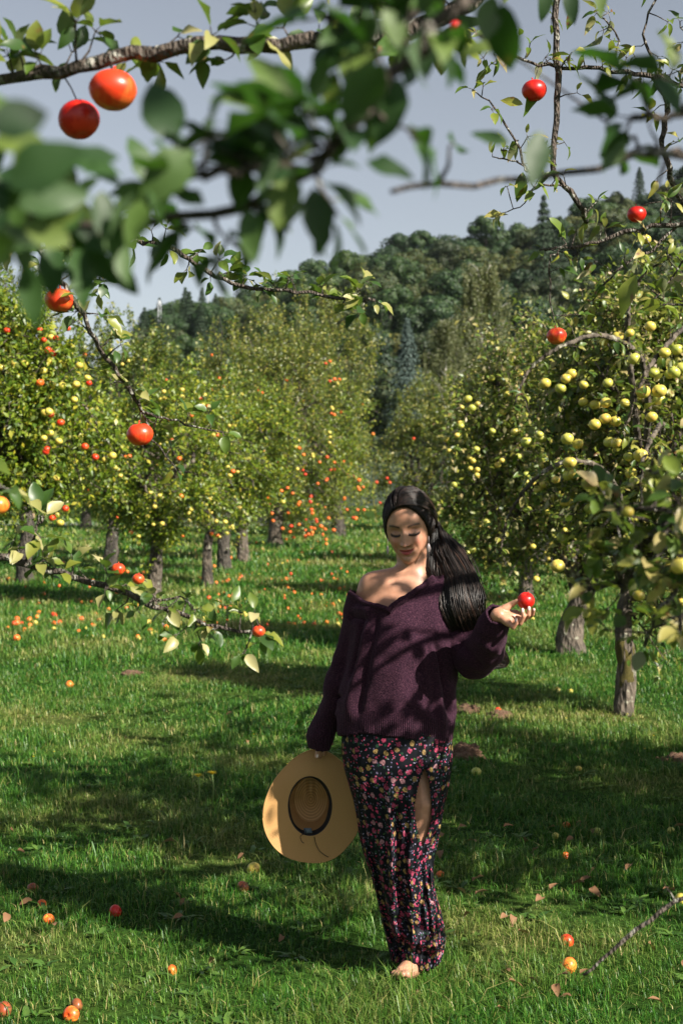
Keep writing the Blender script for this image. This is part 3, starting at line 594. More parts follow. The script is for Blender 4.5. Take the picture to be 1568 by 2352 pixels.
for k, (u_, L_) in enumerate(((62, 'weathered wooden stake at the far left, left of the pair'), (76, 'weathered wooden stake at the far left, right of the pair'))):
    g = G(u_, 1235); t_ = P(u_, 1140, g.y); mb = MB(); tube(mb, [(g.x, g.y, g.z - .2), (g.x + .01, g.y, t_.z)], .045, 8, .05); tag(mb.build('wooden_stake', plain('grey_wood', (.3, .2, .13), .9)[0]), L_, 'stake')
# hedge and undergrowth at the far end of the meadow
def hedge(x0, x1, y, h, th, label, m='leaf_g', dens=520):
    mb = MB(); n = int((x1 - x0) * dens)
    x = rng.uniform(x0, x1, n); hh = h * (1 + .22 * np.sin(x * .9 + y) + .14 * np.sin(x * 2.3)); z = hh * rng.random(n) ** .75
    yy = y + th * rng.uniform(-.5, .5, n) * (1 + .2 * np.sin(x * 1.7)); zz = gz(x, yy) + z
    d = rdir(n); L = .15 * (.6 + .7 * rng.random(n)); leaves(mb, np.stack([x, yy, zz], 1), d, nrm(rdir(n) + [0, 0, .8]), L, L * .55)
    xx = np.arange(x0, x1, .35)
    for a in xx: tube(mb, bend((a, y, float(gz(a, y)) - .1), (a + rng.normal(0, .3), y + rng.normal(0, .2), float(gz(a, y)) + h * .9), 4, 0, .05), np.linspace(.03, .008, 4), 4)
    o = mb.build('hedge', M[m]); tag(o, label, 'hedge'); return o
hedge(-17, -1, 56, 2.6, 2.2, 'dense green hedge closing the meadow behind the left tree trunks')
hedge(-1, 17, 58, 3.0, 2.2, 'dense hedge closing the meadow behind the right tree trunks', 'leaf_gray')

# ------------------------------------------------------------------ wood on the hill
def broadleaf(name, lm, h, r, n, seed, dens=1.0):
    """shared meshes for one kind of tree, origin at its foot"""
    wb = MB(); tube(wb, [(0, 0, -1), (.1, 0, h * .4), (0, .1, h * .8)], [.28, .2, .06], 7)
    for k in range(7):
        a = k * .9; tube(wb, bend((0, 0, h * (.3 + .05 * k)), (r * .7 * math.cos(a), r * .7 * math.sin(a), h * (.55 + .05 * k)), 4, 0, .03), np.linspace(.12, .03, 4), 4)
    cl = []; g = 34
    for k in range(g):
        v = rdir(1, .25)[0]; rad = rng.uniform(.45, .85); cl.append((v * np.array([r, r, h * .40]) * rad + [0, 0, h * .58], rng.uniform(.28, .45) * r))
    ps = []; ns = []
    for c, cr in cl:
        m = n // g; d = rdir(m, .15); rr = cr * (.75 + .3 * rng.random(m)); ps.append(c + d * rr[:, None] * [1, 1, .8]); ns.append(d)
    p = np.concatenate(ps); nn = np.concatenate(ns); N = len(p); L = .34 * (.6 + .7 * rng.random(N))
    d = nrm(np.cross(nn, rdir(N))); lb = MB(); leaves(lb, p, d, nrm(nn + .5 * rdir(N)), L, L * .8, .1, -.1)
    a = wb.mesh(name + '_trunk'); a.materials.append(M['bark_dark']); b_ = lb.mesh(name + '_crown'); b_.materials.append(M[lm]); return a, b_
def conifer(name, lm, h, r, n):
    wb = MB(); tube(wb, [(0, 0, -1), (0, 0, h * .5), (0, 0, h * .98)], [.25, .15, .02], 7); lb = MB()
    t = rng.random(n) ** .8; lev = np.round(t * 22) / 22; z = h * (.1 + .9 * lev); R_ = r * (1 - lev) ** .85 + .12
    nb = 11; a = (np.round(rng.random(n) * nb) / nb) * 6.283 + lev * 19; a0_ = a; a = a + rng.normal(0, .10, n)
    ii = np.round((a - lev * 19) / 6.283 * nb).astype(int); R_ = R_ * (.62 + .6 * hsh(ii, np.round(lev * 22).astype(int), 5 + 0 * ii)); f = rng.random(n) ** .6; x = np.cos(a) * R_ * f; y = np.sin(a) * R_ * f; zz = z - .28 * R_ * f ** 1.4 + .1 * rng.normal(0, 1, n)
    d = nrm(np.stack([np.cos(a), np.sin(a), -.5 + 0 * a], 1) + .5 * rdir(n)); L = .34 * (.5 + .8 * rng.random(n))
    leaves(lb, np.stack([x, y, zz], 1), d, nrm(rdir(n) * .4 + [0, 0, 1]), L, L * .32, .2, 0)
    x_ = wb.mesh(name + '_trunk'); x_.materials.append(M['bark_dark']); y_ = lb.mesh(name + '_crown'); y_.materials.append(M[lm]); return x_, y_
def birch(name, h, r, n):
    wb = MB(); tube(wb, [(0, 0, -1), (.1, 0, h * .4), (.2, 0, h * .95)], [.16, .11, .02], 7); tips = []
    for k in range(46):
        t = rng.uniform(.2, .95); a = rng.random() * 6.28; q = r * (1.15 - t) * rng.uniform(.5, 1.1); s = np.array([.1, 0, h * t]); e = s + [math.cos(a) * q, math.sin(a) * q, q * .9 + .5]
        l = bend(s, e, 5, .1, .04); tube(wb, l, np.linspace(.05, .012, 5), 4); tips += list(l[2:])
    tips = np.array(tips); i = rng.integers(0, len(tips), n); dr = rng.random(n) ** 1.2 * 1.6
    st = hsh(i, (rng.random(n) * 6).astype(int), 3 + 0 * i); ang = st * 6.28
    p = tips[i] + np.stack([np.cos(ang) * .35, np.sin(ang) * .35, -dr], 1) + rng.normal(0, .09, (n, 3)); L = .13 * (.6 + .8 * rng.random(n)); lb = MB()
    leaves(lb, p, nrm(rdir(n) + [0, 0, -1.2]), rdir(n), L, L * .7, 0, 0)
    a = wb.mesh(name + '_trunk'); m_, t_, b_ = plain('pale_birch_bark', (.42, .40, .36), .8); a.materials.append(m_); c = lb.mesh(name + '_crown'); c.materials.append(M['leaf_birch']); return a, c
def put(meshes, loc, s, name, label, cat='tree', group=None, sz=None):
    o = empty(name, loc, label, cat, group); o.scale = (s, s, sz or s); o.rotation_euler = (0, 0, random.uniform(0, 6.28))
    for nm, me in zip(('trunk', 'crown'), meshes):
        c = bpy.data.objects.new(nm, me); COL.objects.link(c); c.parent = o
    return o
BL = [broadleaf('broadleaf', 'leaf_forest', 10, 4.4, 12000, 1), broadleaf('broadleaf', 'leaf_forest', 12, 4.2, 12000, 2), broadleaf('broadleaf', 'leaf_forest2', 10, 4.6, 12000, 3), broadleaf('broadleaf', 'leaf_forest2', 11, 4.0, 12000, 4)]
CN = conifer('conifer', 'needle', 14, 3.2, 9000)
lab = ['round dark green tree in the wood on the hillside', 'tall dark green tree in the wood on the hillside', 'olive green round tree in the wood on the hillside', 'olive tinged slender tree in the wood on the hillside']
cnt = 0
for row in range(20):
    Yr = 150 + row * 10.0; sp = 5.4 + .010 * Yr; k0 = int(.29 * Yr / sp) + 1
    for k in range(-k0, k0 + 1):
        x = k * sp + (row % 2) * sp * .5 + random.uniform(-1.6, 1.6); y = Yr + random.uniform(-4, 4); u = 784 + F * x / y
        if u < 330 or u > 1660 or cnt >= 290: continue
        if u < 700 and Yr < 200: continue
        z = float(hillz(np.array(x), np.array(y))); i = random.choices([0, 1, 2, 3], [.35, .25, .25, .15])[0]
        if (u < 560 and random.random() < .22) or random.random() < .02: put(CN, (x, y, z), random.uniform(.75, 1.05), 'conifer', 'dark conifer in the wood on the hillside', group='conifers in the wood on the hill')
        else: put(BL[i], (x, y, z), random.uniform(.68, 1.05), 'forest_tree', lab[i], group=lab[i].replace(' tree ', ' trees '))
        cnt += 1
print('hill trees', cnt)
def put_px(meshes, h, u, vt, Y, s, name, label, sz=None):
    t = P(u, vt, Y); s2 = sz or s; return put(meshes, (t.x, Y, t.z - h * s2), s, name, label, 'tree', sz=s2)
put_px(CN, 14, 1248, 452, 215, 1.25, 'spruce', 'tall dark spruce rising above the hill skyline', 1.7)
put_px(CN, 14, 1285, 500, 220, 1.1, 'spruce', 'second dark spruce just right of the tallest one', 1.5)
put_px(CN, 14, 888, 570, 300, .6, 'spruce', 'lone small spruce standing out on the hill skyline', .8)
put_px(CN, 14, 435, 672, 250, 1.1, 'spruce', 'dark spruce on the low skyline at left, beside the masts', 1.2)
put_px(CN, 14, 393, 700, 250, 1.0, 'spruce', 'shorter dark spruce nearest the tower mast', 1.0)
put_px(CN, 14, 500, 690, 255, .9, 'spruce', 'dark spruce right of the thin whip mast', .9)
BS = conifer('blue_spruce', 'needle_blue', 11, 2.7, 9000)
put_px(BS, 11, 935, 735, 78, .5, 'blue_spruce', 'silvery blue spruce in front of the dark wood', .56)
BI = birch('birch', 11, 3.3, 30000)
put_px(BI, 11, 1110, 620, 84, .95, 'birch', 'large drooping olive birch in front of the dark wood', .95)
put_px(BI, 11, 1020, 740, 80, .62, 'birch', 'smaller drooping birch between the blue spruce and the large birch', .6)
for (u, v0, v1, w_, L_) in ((366, 694, 760, .31, 'slim tower mast with small antenna drum on the far skyline'), (478, 660, 740, .16, 'thin whip mast on the far skyline')):
    t = P(u, v0, 260); bt = P(u, v1, 260); ms_ = MB()
    if w_ > .3:
        for a in range(3): q = [math.cos(a * 2.1) * w_, math.sin(a * 2.1) * w_, 0]; tube(ms_, [np.array(bt) + q, np.array(t) + q], .07, 5)
        for k in range(8): z_ = bt.z + (t.z - bt.z) * k / 8; tube(ms_, [(t.x - w_, 260, z_), (t.x + w_, 260, z_ + .6)], .04, 4)
        tube(ms_, [(t.x, 260, t.z - .8), (t.x, 260, t.z + .3)], .3, 8)
    else: tube(ms_, [bt, t], [.15, .06], 6)
    o = ms_.build('radio_mast', plain('mast_grey', (.30, .32, .34), .6)[0]); tag(o, L_, 'mast')

# ------------------------------------------------------------------ near branches
STL = []
class Near:
    """wood and leaves of one near tree, laid along photo-traced boughs"""
    def __init__(s): s.w = MB(); s.l = MB()
    def bough(s, pts, r0, r1, gap=.07, ls=.07, nl=(3, 6), spur=.03, side=0, bare=0, lw=(.5, .68), cur=(.05, .5), n=None, wob=.006):
        q = np.array([tuple(P(u, v, Y)) for u, v, Y in pts]); L = np.linalg.norm(np.diff(q, axis=0), axis=1).sum(); n = n or max(12, int(L / .03))
        p = smooth_path(q, n); p[1:-1] += rng.normal(0, wob, (n - 2, 3)) * .5; tube(s.w, p, np.linspace(r0, r1, n), 9, .2, 60)
        k = max(1, int(L / gap))
        for a in range(k + 1):
            f = (a + rng.random() * .6) / (k + .6)
            if f < bare: continue
            i = min(n - 2, int(f * (n - 1))); c = p[i]; td = nrm(p[i + 1] - p[i]); o = nrm(rdir(1)[0] + np.array([0, -.1, .35])); o = nrm(o - td * (o @ td) * .7)
            e = c + o * spur * rng.uniform(.5, 1.8); tube(s.w, [c, (c + e) / 2 + rng.normal(0, .003, 3), e], [min(r1 * .5, .0022) + .0006, .0018, .0012], 5)
            s.rosette(e, nl, ls, o, lw, cur)
        s.rosette(p[-1], nl, ls, nrm(p[-1] - p[-3]), lw, cur); return p
    KEEP = [(1207, 1380, 95), (935, 1215, 130), (260, 207, 75), (182, 275, 65), (322, 998, 60), (1226, 208, 45), (1277, 772, 45), (1461, 492, 45)]
    def rosette(s, c, nl, ls, o, lw=(.5, .68), cur=(.05, .5)):
        uu_, vv_ = 784 + c[0] * F / max(.2, c[1]), 1130 - (c[2] - CH) * F / max(.2, c[1])
        if any(math.hypot(uu_ - a_, vv_ - b_) < r_ * .45 + .55 * ls * F / max(.4, c[1]) for a_, b_, r_ in s.KEEP): return
        m = int(rng.integers(nl[0], nl[1] + 1))
        d = nrm(rdir(m) * 1.0 + o * .7 + [0, 0, -.1]); L = ls * rng.uniform(.55, 1.1, m)
        st = c + d * (L * .28)[:, None] + rng.normal(0, .003, (m, 3))
        for a in range(m): tube(s.w, [c, st[a]], [.0011, .0008], 4)
        leaves(s.l, st, d, nrm(rdir(m) * .55 + [.2, -.25, .8]), L, L * rng.uniform(lw[0], lw[1], m), rng.uniform(cur[0], cur[1], m), rng.uniform(.15, .7, m), True)
    def leaf(s, u, v, u2, v2, Y, w=.5, curl=.15, fold=.3, face=(.1, -.9, .4)):
        a = np.array(P(u, v, Y)); b_ = np.array(P(u2, v2, Y + rng.normal(0, .01))); L = np.linalg.norm(b_ - a)
        leaves(s.l, a[None], (b_ - a)[None], np.array([face]) + rng.normal(0, .25, (1, 3)), np.array([L]), np.array([L * w]), curl, fold, True)
    def link(s, pts, r0, r1): 
        p = smooth_path([tuple(q) for q in pts], 20); tube(s.w, p, np.linspace(r0, r1, 20), 12, .12, 20)

# --- A: tree at the right behind the camera, whose boughs arch over the top of the picture
TA = empty('apple_tree', (2.1, -.6, 0), 'nearest apple tree, its large blurred leaves and boughs across the top of the view', 'tree', 'apple trees of the orchard')
A = Near(); A2 = Near(); A3 = Near()
A.link([(2.1, -.6, -.1), (2.05, -.55, .6), (1.9, -.45, 1.2), (1.6, -.2, 1.9), (1.1, .4, 2.35), (.55, 1.0, 2.25)], .13, .03)
A.link([(1.6, -.2, 1.9), (1.3, .7, 2.5), (.9, 1.7, 2.75), tuple(P(1150, -120, 2.4))], .06, .018)
A.link([(1.6, -.2, 1.9), (1.5, .6, 1.9), (1.15, 1.5, 1.75), tuple(P(1660, 1120, 2.3))], .03, .010)
A2.bough([(1240, -170, 2.45), (1100, -20, 2.45), (960, 60, 2.4), (800, 92, 2.4), (640, 100, 2.4), (450, 106, 2.4), (250, 140, 2.4), (80, 168, 2.4), (-90, 190, 2.4), (-250, 230, 2.4)], .017, .009, gap=.028, ls=.06, nl=(3, 6), spur=.05)
A.bough([(1240, -200, 1.05), (1090, -20, 1.02), (990, 90, 1.0), (900, 180, 1.0), (810, 290, 1.0), (740, 380, 1.02), (620, 440, 1.05), (480, 500, 1.08), (300, 520, 1.1), (120, 500, 1.1), (-60, 470, 1.1), (-250, 440, 1.1)], .0055, .003, gap=.029, ls=.040, nl=(3, 6), spur=.02, lw=(.42, .6), cur=(.1, .9))
A.bough([(1080, -60, 1.1), (950, 40, 1.1), (860, 60, 1.1), (740, 40, 1.1)], .005, .003, gap=.022, ls=.052, nl=(3, 6), spur=.015)
A.bough([(740, 380, 1.02), (600, 390, 1.0), (470, 400, 1.0), (400, 420, 1.0)], .004, .003, gap=.02, ls=.05, nl=(3, 6), spur=.015)
A.bough([(730, 400, 1.0), (730, 330, 1.0), (700, 290, 1.0)], .003, .002, gap=.03, ls=.05, nl=(2, 4))
A.bough([(900, 440, 1.15), (1000, 430, 1.2), (1150, 420, 1.25), (1300, 400, 1.3), (1460, 372, 1.3), (1600, 350, 1.3), (1750, 340, 1.3)], .0022, .004, gap=.5, ls=.05, nl=(1, 2))
A.link([tuple(P(1750, 340, 1.3)), (.75, 1.1, 2.05), (1.1, .4, 2.35)], .005, .012)
A.bough([(1620, 240, 1.25), (1540, 260, 1.25), (1450, 270, 1.25)], .004, .003, gap=.03, ls=.055, nl=(3, 4))
A.bough([(1600, 350, 1.3), (1520, 350, 1.3), (1470, 330, 1.3), (1390, 300, 1.3)], .003, .002, gap=.05, ls=.05, nl=(1, 3))
A.leaf(1240, 300, 1225, 420, 1.2, .45); A.leaf(1170, 330, 1080, 300, 1.2, .35); A.leaf(1050, 130, 1180, 85, 1.15, .35); A.leaf(960, 60, 990, 180, 1.1, .6); A.leaf(540, 270, 600, 370, 1.0, .4)
A.leaf(650, 250, 720, 330, 1.0, .45); A.leaf(720, 430, 740, 570, 1.0, .55); A.leaf(570, 480, 580, 600, 1.0, .45); A.leaf(840, 370, 950, 400, 1.0, .4); A.leaf(920, 180, 860, 330, 1.0, .6)
A.leaf(470, 470, 390, 430, 1.0, .5); A.leaf(880, 20, 930, 110, 1.0, .6); A.leaf(770, 160, 750, 280, 1.1, .35); A.leaf(1300, -40, 1320, 55, 1.9, .4); A.leaf(1260, -50, 1245, 50, 1.9, .4); A.leaf(1370, -60, 1385, 40, 1.9, .35)
for k in range(62):   # dense blurred clump at the upper left
    u = rng.uniform(-120, 250); v = rng.uniform(230, 560) + max(0, u - 100) * .4; a = rng.random() * 6.28
    if min(math.hypot(u + q_ * 130 * math.cos(a) - 185, v + q_ * 110 * math.sin(a) - 262) for q_ in (0, .5, 1)) < 95: continue
    A.leaf(u, v, u + 130 * math.cos(a), v + 110 * math.sin(a), rng.uniform(.85, 1.15), rng.uniform(.45, .7))
A.leaf(-20, 300, 110, 250, .75, .75); A.leaf(40, 470, 210, 440, .9, .5); A.leaf(60, 600, 85, 755, 1.0, .42); A.leaf(120, 560, 120, 680, 1.2, .5); A.leaf(185, 560, 190, 700, 1.2, .4); A.leaf(20, 430, 190, 330, .8, .6); A.leaf(240, 500, 300, 640, 1.0, .35)
# blurred bough at the lower right
A3.bough([(1700, 1150, 2.3), (1560, 1190, 2.3), (1470, 1260, 2.35), (1430, 1340, 2.4), (1400, 1345, 2.4), (1340, 1352, 2.4)], .009, .004, gap=.013, ls=.040, nl=(4, 7), lw=(.45, .65), spur=.055)
A3.bough([(1560, 1190, 2.3), (1490, 1170, 2.3), (1420, 1175, 2.35), (1380, 1160, 2.4)], .004, .003, gap=.013, ls=.040, nl=(3, 5), spur=.03)
A3.bough([(1520, 1220, 2.2), (1560, 1320, 2.2), (1510, 1400, 2.2), (1480, 1480, 2.25)], .004, .003, gap=.016, ls=.040, nl=(3, 6), spur=.04)
A3.bough([(1600, 1120, 2.1), (1590, 1300, 2.1), (1560, 1450, 2.1)], .004, .003, gap=.03, ls=.040, nl=(3, 6), spur=.03)
A.link([(2.0, -.5, .9), (1.7, .6, 1.1), (1.1, 1.8, .8), tuple(P(1640, 2020, 2.9))], .022, .007)
A.bough([(1640, 2020, 2.9), (1560, 2070, 2.9), (1480, 2120, 2.9), (1400, 2190, 2.9), (1338, 2240, 2.9)], .0055, .003, gap=9, ls=.001, nl=(0, 0), spur=.03)
# crown of the same tree up behind the frame, so that it shades as a tree does
for k in range(16):
    c = np.array([rng.uniform(.3, 2.4), rng.uniform(-.6, 1.7), rng.uniform(2.6, 3.6)]); s_ = np.array([1.55, -.1, 2.0]); A.link([tuple(s_), tuple((s_ + c) / 2 + [0, 0, .15]), tuple(c)], .02, .004)
    for j in range(14): A.rosette(c + rng.normal(0, .16, 3), (4, 7), .07, np.array([0, 0, 1.0]))
A.w.build('trunk', M['twig'], TA); A.l.build('crown', M['leaf_near'], TA); A2.w.build('bough', M['twig'], TA); A2.l.build('yellowing_foliage', M['leaf_fg'], TA); A3.w.build('bough', M['twig'], TA); A3.l.build('yellowing_foliage', M['leaf_old'], TA)
for (u, v, Y, rp, c, L_) in ((260, 207, 2.38, 54, 'vermilion', 'large orange-red apple hanging from the upper left bough'), (182, 275, 2.45, 48, 'deepred', 'dark red apple tucked behind the large orange one'), (1318, 420, 1.3, 0, 'red', ''), (1045, 60, 1.5, 14, 'deepred', 'small blurred dark red apple among the top leaves'),
                              (20, 555, 1.3, 34, 'yellow', 'blurred yellow apple at the left edge'), (1466, 1368, 2.42, 14, 'yellow', 'small yellow apple in the blurred lower right bough'), (1560, 1300, 2.1, 22, 'yellow', 'blurred yellow apple at the right edge'), (1440, 1175, 2.3, 15, 'yellow', 'small blurred yellow apple in the right bough')):
    if rp: apple(P(u, v, Y), rp / F * Y, c, TA, L_)
    if rp: STL.append((TA, (A, A2, A3), u, v, Y, rp))

def stalks(root, nears, lst):
    WV = np.concatenate([np.concatenate(n_.w.v) for n_ in nears]); mb = MB()
    for u, v, Y, rp in lst:
        if not rp: continue
        p = np.array(P(u, v, Y)); r_ = rp / F * Y; t_ = p + [0, 0, r_ * .7]; d = np.linalg.norm((WV - (p + [0, 0, r_ * 1.6])) , axis=1); q = WV[np.argmin(d)]
        m = MB(); tube(m, [q, (q + t_) / 2 + [0, 0, .004], t_], [.0016, .0013, .0013], 5); m.build('fruit_stalk', M['twig'], root)
D = Near(); kw = dict(ls=.062, nl=(2, 5), spur=.05, lw=(.4, .6), cur=(.1, .8), gap=.09)
for pts in ([(1480, 1150, 9.8), (1640, 820, 9.2), (1590, 745, 8.4), (1500, 830, 8.0), (1455, 920, 8.0), (1432, 1000, 8.0)], [(1480, 1150, 9.8), (1480, 860, 9.0), (1400, 775, 8.6), (1300, 790, 8.3), (1215, 850, 8.3), (1180, 930, 8.3)], [(1460, 1250, 9.8), (1400, 1100, 8.8), (1320, 1060, 8.5), (1240, 1090, 8.3), (1170, 1180, 8.4), (1150, 1260, 8.4)], [(1480, 1150, 9.8), (1520, 980, 8.8), (1480, 1040, 8.0), (1470, 1150, 7.8)], [(1480, 1150, 9.8), (1440, 760, 9.0), (1470, 640, 8.8), (1540, 590, 8.6)]):
    D.bough(pts, .024, .005, **kw)
D.w.build('arching_boughs', M['bark'], T7); D.l.build('bough_leaves', M['leaf_old'], T7)
for (u, v, q) in ((1475, 900, 17), (1513, 898, 17), (1455, 824, 15), (1525, 810, 14), (1445, 765, 11), (1492, 750, 13), (1470, 1046, 17), (1302, 1008, 15), (1326, 1020, 13), (1307, 1062, 16), (1388, 962, 14), (1412, 968, 14), (1365, 975, 14), (1495, 958, 14), (1390, 925, 13), (1275, 1102, 10), (1355, 1118, 14), (1280, 1300, 17), (1238, 998, 9), (1455, 1105, 12), (1546, 855, 15), (1415, 1018, 13)):
    p = P(u, v, 8.0); apple(p, q / F * 8.0, 'yellow' if q % 3 else 'green', T7)
# --- B: tree off the left edge
TB = empty('apple_tree', (-2.7, 3.3, 0), 'apple tree off the left edge, its fruiting boughs hanging into view', 'tree', 'apple trees of the orchard'); B = Near()
B.link([(-2.7, 3.3, -.1), (-2.65, 3.3, .8), (-2.5, 3.35, 1.5), (-2.1, 3.6, 2.2), tuple(P(-150, 520, 4.2))], .12, .02)
B.link([(-2.6, 3.3, .9), (-2.1, 3.35, 1.15), (-1.4, 3.4, 1.45), tuple(P(-60, 1272, 3.4))], .05, .012)
B.link([(-2.5, 3.35, 1.5), (-2.0, 2.9, 1.75), (-1.3, 2.5, 1.7), tuple(P(-40, 1120, 2.4))], .03, .006)
kw = dict(ls=.055, nl=(3, 6), spur=.035)
B.bough([(-150, 520, 4.2), (60, 520, 4.1), (180, 560, 4.1), (300, 548, 4.1), (400, 572, 4.1), (470, 622, 4.1), (560, 660, 4.1), (660, 668, 4.1), (800, 686, 4.1), (860, 690, 4.1)], .010, .004, gap=.035, **kw)
B.bough([(60, 520, 4.0), (110, 600, 3.8), (150, 660, 3.75), (190, 725, 3.75), (230, 800, 3.8), (290, 880, 3.85), (325, 945, 3.9)], .008, .005, gap=.05, **kw)
B.bough([(325, 945, 3.9), (370, 960, 3.9), (430, 975, 3.9), (510, 992, 3.9)], .004, .0025, gap=.05, **kw)
B.bough([(325, 945, 3.9), (345, 1000, 3.9), (370, 1030, 3.9), (400, 1070, 3.9)], .003, .002, gap=.06, **kw)
B.bough([(-60, 480, 4.4), (60, 560, 4.4), (130, 590, 4.4), (220, 600, 4.4), (230, 660, 4.4)], .006, .003, gap=.03, **kw)
B.bough([(60, 540, 4.5), (100, 500, 4.5), (200, 510, 4.5), (290, 520, 4.5)], .004, .002, gap=.04, **kw)
B.bough([(-60, 1272, 3.4), (60, 1290, 3.4), (150, 1318, 3.4), (250, 1348, 3.4), (340, 1384, 3.4), (440, 1420, 3.4), (520, 1448, 3.4), (600, 1458, 3.4)], .010, .004, gap=.026, ls=.045, nl=(3, 6), spur=.035)
B.bough([(340, 1384, 3.4), (410, 1370, 3.4), (450, 1400, 3.4)], .003, .002, gap=.05, ls=.05, nl=(3, 4))
B.bough([(60, 1290, 3.4), (80, 1230, 3.4), (100, 1190, 3.4)], .004, .003, gap=.04, ls=.07, nl=(3, 5))
B.bough([(-60, 1090, 2.4), (-20, 1100, 2.4), (10, 1120, 2.4)], .004, .003, gap=.04, ls=.06, nl=(2, 3))
# the crown over the boughs, out of the frame
for k in range(34):
    c = np.array([rng.uniform(-3.9, -1.7), rng.uniform(2.2, 4.8), rng.uniform(1.9, 3.4)])
    if c[0] > -.26 * c[1] - .35: continue
    s_ = np.array([-2.5, 3.35, 1.6]); B.link([tuple(s_), tuple((s_ + c) / 2 + [0, 0, .15]), tuple(c)], .02, .004)
    for j in range(12): B.rosette(c + rng.normal(0, .16, 3), (4, 7), .07, np.array([0, 0, 1.0]))
B.w.build('trunk', M['twig'], TB); B.l.build('crown', M['leaf_fg'], TB)
for (u, v, Y, rp, c, L_) in ((138, 690, 3.75, 34, 'vermilion', 'orange-red apple half hidden by dark blurred leaves'), (322, 998, 3.88, 31, 'vermilion', 'single bright orange-red apple hanging at the end of its bough'), (272, 1307, 3.36, 16, 'vermilion', 'small orange apple upright on the lower left bough'), (318, 1330, 3.36, 14, 'red', 'small red apple beside the orange one on the lower left bough'), (594, 1450, 3.36, 15, 'red', 'small red apple at the tip of the lower left bough'), (-4, 1160, 2.6, 26, 'orange', 'orange apple cut off by the left edge')):
    apple(P(u, v, Y), rp / F * Y, c, TB, L_, roll=.15); STL.append((TB, (B,), u, v, Y, rp))

# --- C: tree off the right edge, thin lichened boughs with curled leaves
TC = empty('apple_tree', (4.3, 5.5, 0), 'apple tree off the right edge, lichened boughs with curled leaves and red apples', 'tree', 'apple trees of the orchard'); Cn = Near()
Cn.link([(4.3, 5.5, -.1), (4.25, 5.5, .7), (4.1, 5.4, 1.5), (3.6, 5.2, 2.3), (2.8, 4.9, 2.8), tuple(P(1760, 240, 4.5))], .14, .02)
Cn.link([(4.1, 5.4, 1.5), (3.3, 5.1, 2.0), (2.5, 4.7, 2.3), tuple(P(1680, 500, 4.5))], .06, .012)
kw = dict(ls=.05, nl=(2, 4), spur=.045, lw=(.35, .55), cur=(.2, 1.0))
Cn.bough([(1760, 240, 4.5), (1620, 205, 4.4), (1500, 178, 4.3), (1400, 160, 4.3), (1250, 150, 4.3), (1160, 120, 4.3), (1095, 78, 4.3)], .010, .003, gap=.045, **kw)
Cn.bough([(1285, -60, 4.3), (1276, 60, 4.3), (1280, 160, 4.3), (1278, 260, 4.3), (1272, 340, 4.3), (1268, 395, 4.3), (1300, 430, 4.3), (1335, 480, 4.3), (1345, 510, 4.4)], .010, .008, gap=.10, **kw)
Cn.bough([(1268, 400, 4.3), (1210, 395, 4.3), (1190, 330, 4.3), (1150, 270, 4.3), (1120, 235, 4.3), (1085, 205, 4.3)], .005, .002, gap=.07, **kw)
Cn.bough([(1210, 395, 4.3), (1180, 370, 4.3), (1130, 360, 4.3)], .003, .002, gap=.07, **kw)
Cn.bough([(1300, 430, 4.3), (1230, 425, 4.3), (1200, 470, 4.3), (1150, 490, 4.3)], .003, .0015, gap=.10, **kw)
Cn.bough([(1500, 178, 4.3), (1530, 240, 4.4), (1520, 330, 4.4), (1545, 420, 4.5), (1580, 500, 4.6)], .009, .009, gap=.08, **kw)
Cn.bough([(1530, 240, 4.4), (1500, 140, 4.4), (1480, 70, 4.4), (1520, -30, 4.4)], .005, .003, gap=.06, **kw)
Cn.bough([(1400, 160, 4.3), (1420, 100, 4.3), (1400, 60, 4.3), (1370, 30, 4.3)], .004, .002, gap=.05, **kw)
Cn.bough([(1560, 200, 4.4), (1590, 110, 4.4), (1560, 50, 4.4)], .004, .002, gap=.04, **kw)
Cn.bough([(1680, 500, 4.5), (1560, 515, 4.4), (1450, 530, 4.4), (1350, 560, 4.4), (1240, 575, 4.4)], .010, .004, gap=.05, **kw)
Cn.bough([(1300, 560, 4.4), (1262, 600, 4.4), (1262, 680, 4.4), (1272, 740, 4.4)], .003, .002, gap=.12, **kw)
Cn.bough([(1560, 515, 4.4), (1500, 570, 4.4), (1440, 600, 4.4), (1400, 640, 4.4), (1360, 690, 4.5)], .005, .002, gap=.05, **kw)
Cn.bough([(1640, 520, 4.6), (1560, 610, 4.6), (1500, 690, 4.6)], .005, .002, gap=.05, **kw)
for (u, v, u2, v2) in ((1200, 240, 1150, 225), (1225, 180, 1220, 265), (1200, 395, 1190, 460), (1110, 500, 1165, 480), (1320, 20, 1300, 60), (1460, 630, 1415, 720), (1260, 500, 1310, 540)): Cn.leaf(u, v, u2, v2, 4.3, .42, .3)
for k in range(80):
    c = np.array([rng.uniform(2.0, 6.0), rng.uniform(4.0, 6.9), rng.uniform(1.9, 3.7)])
    if c[0] < .26 * c[1] + (.55 if c[1] < 5.4 else 1.0): continue
    s_ = np.array([4.0, 5.35, 1.6]); Cn.link([tuple(s_), tuple((s_ + c) / 2 + [0, 0, .2]), tuple(c)], .02, .004)
    for j in range(42): Cn.rosette(c + rng.normal(0, .24, 3), (4, 7), .095, np.array([0, 0, 1.0]))
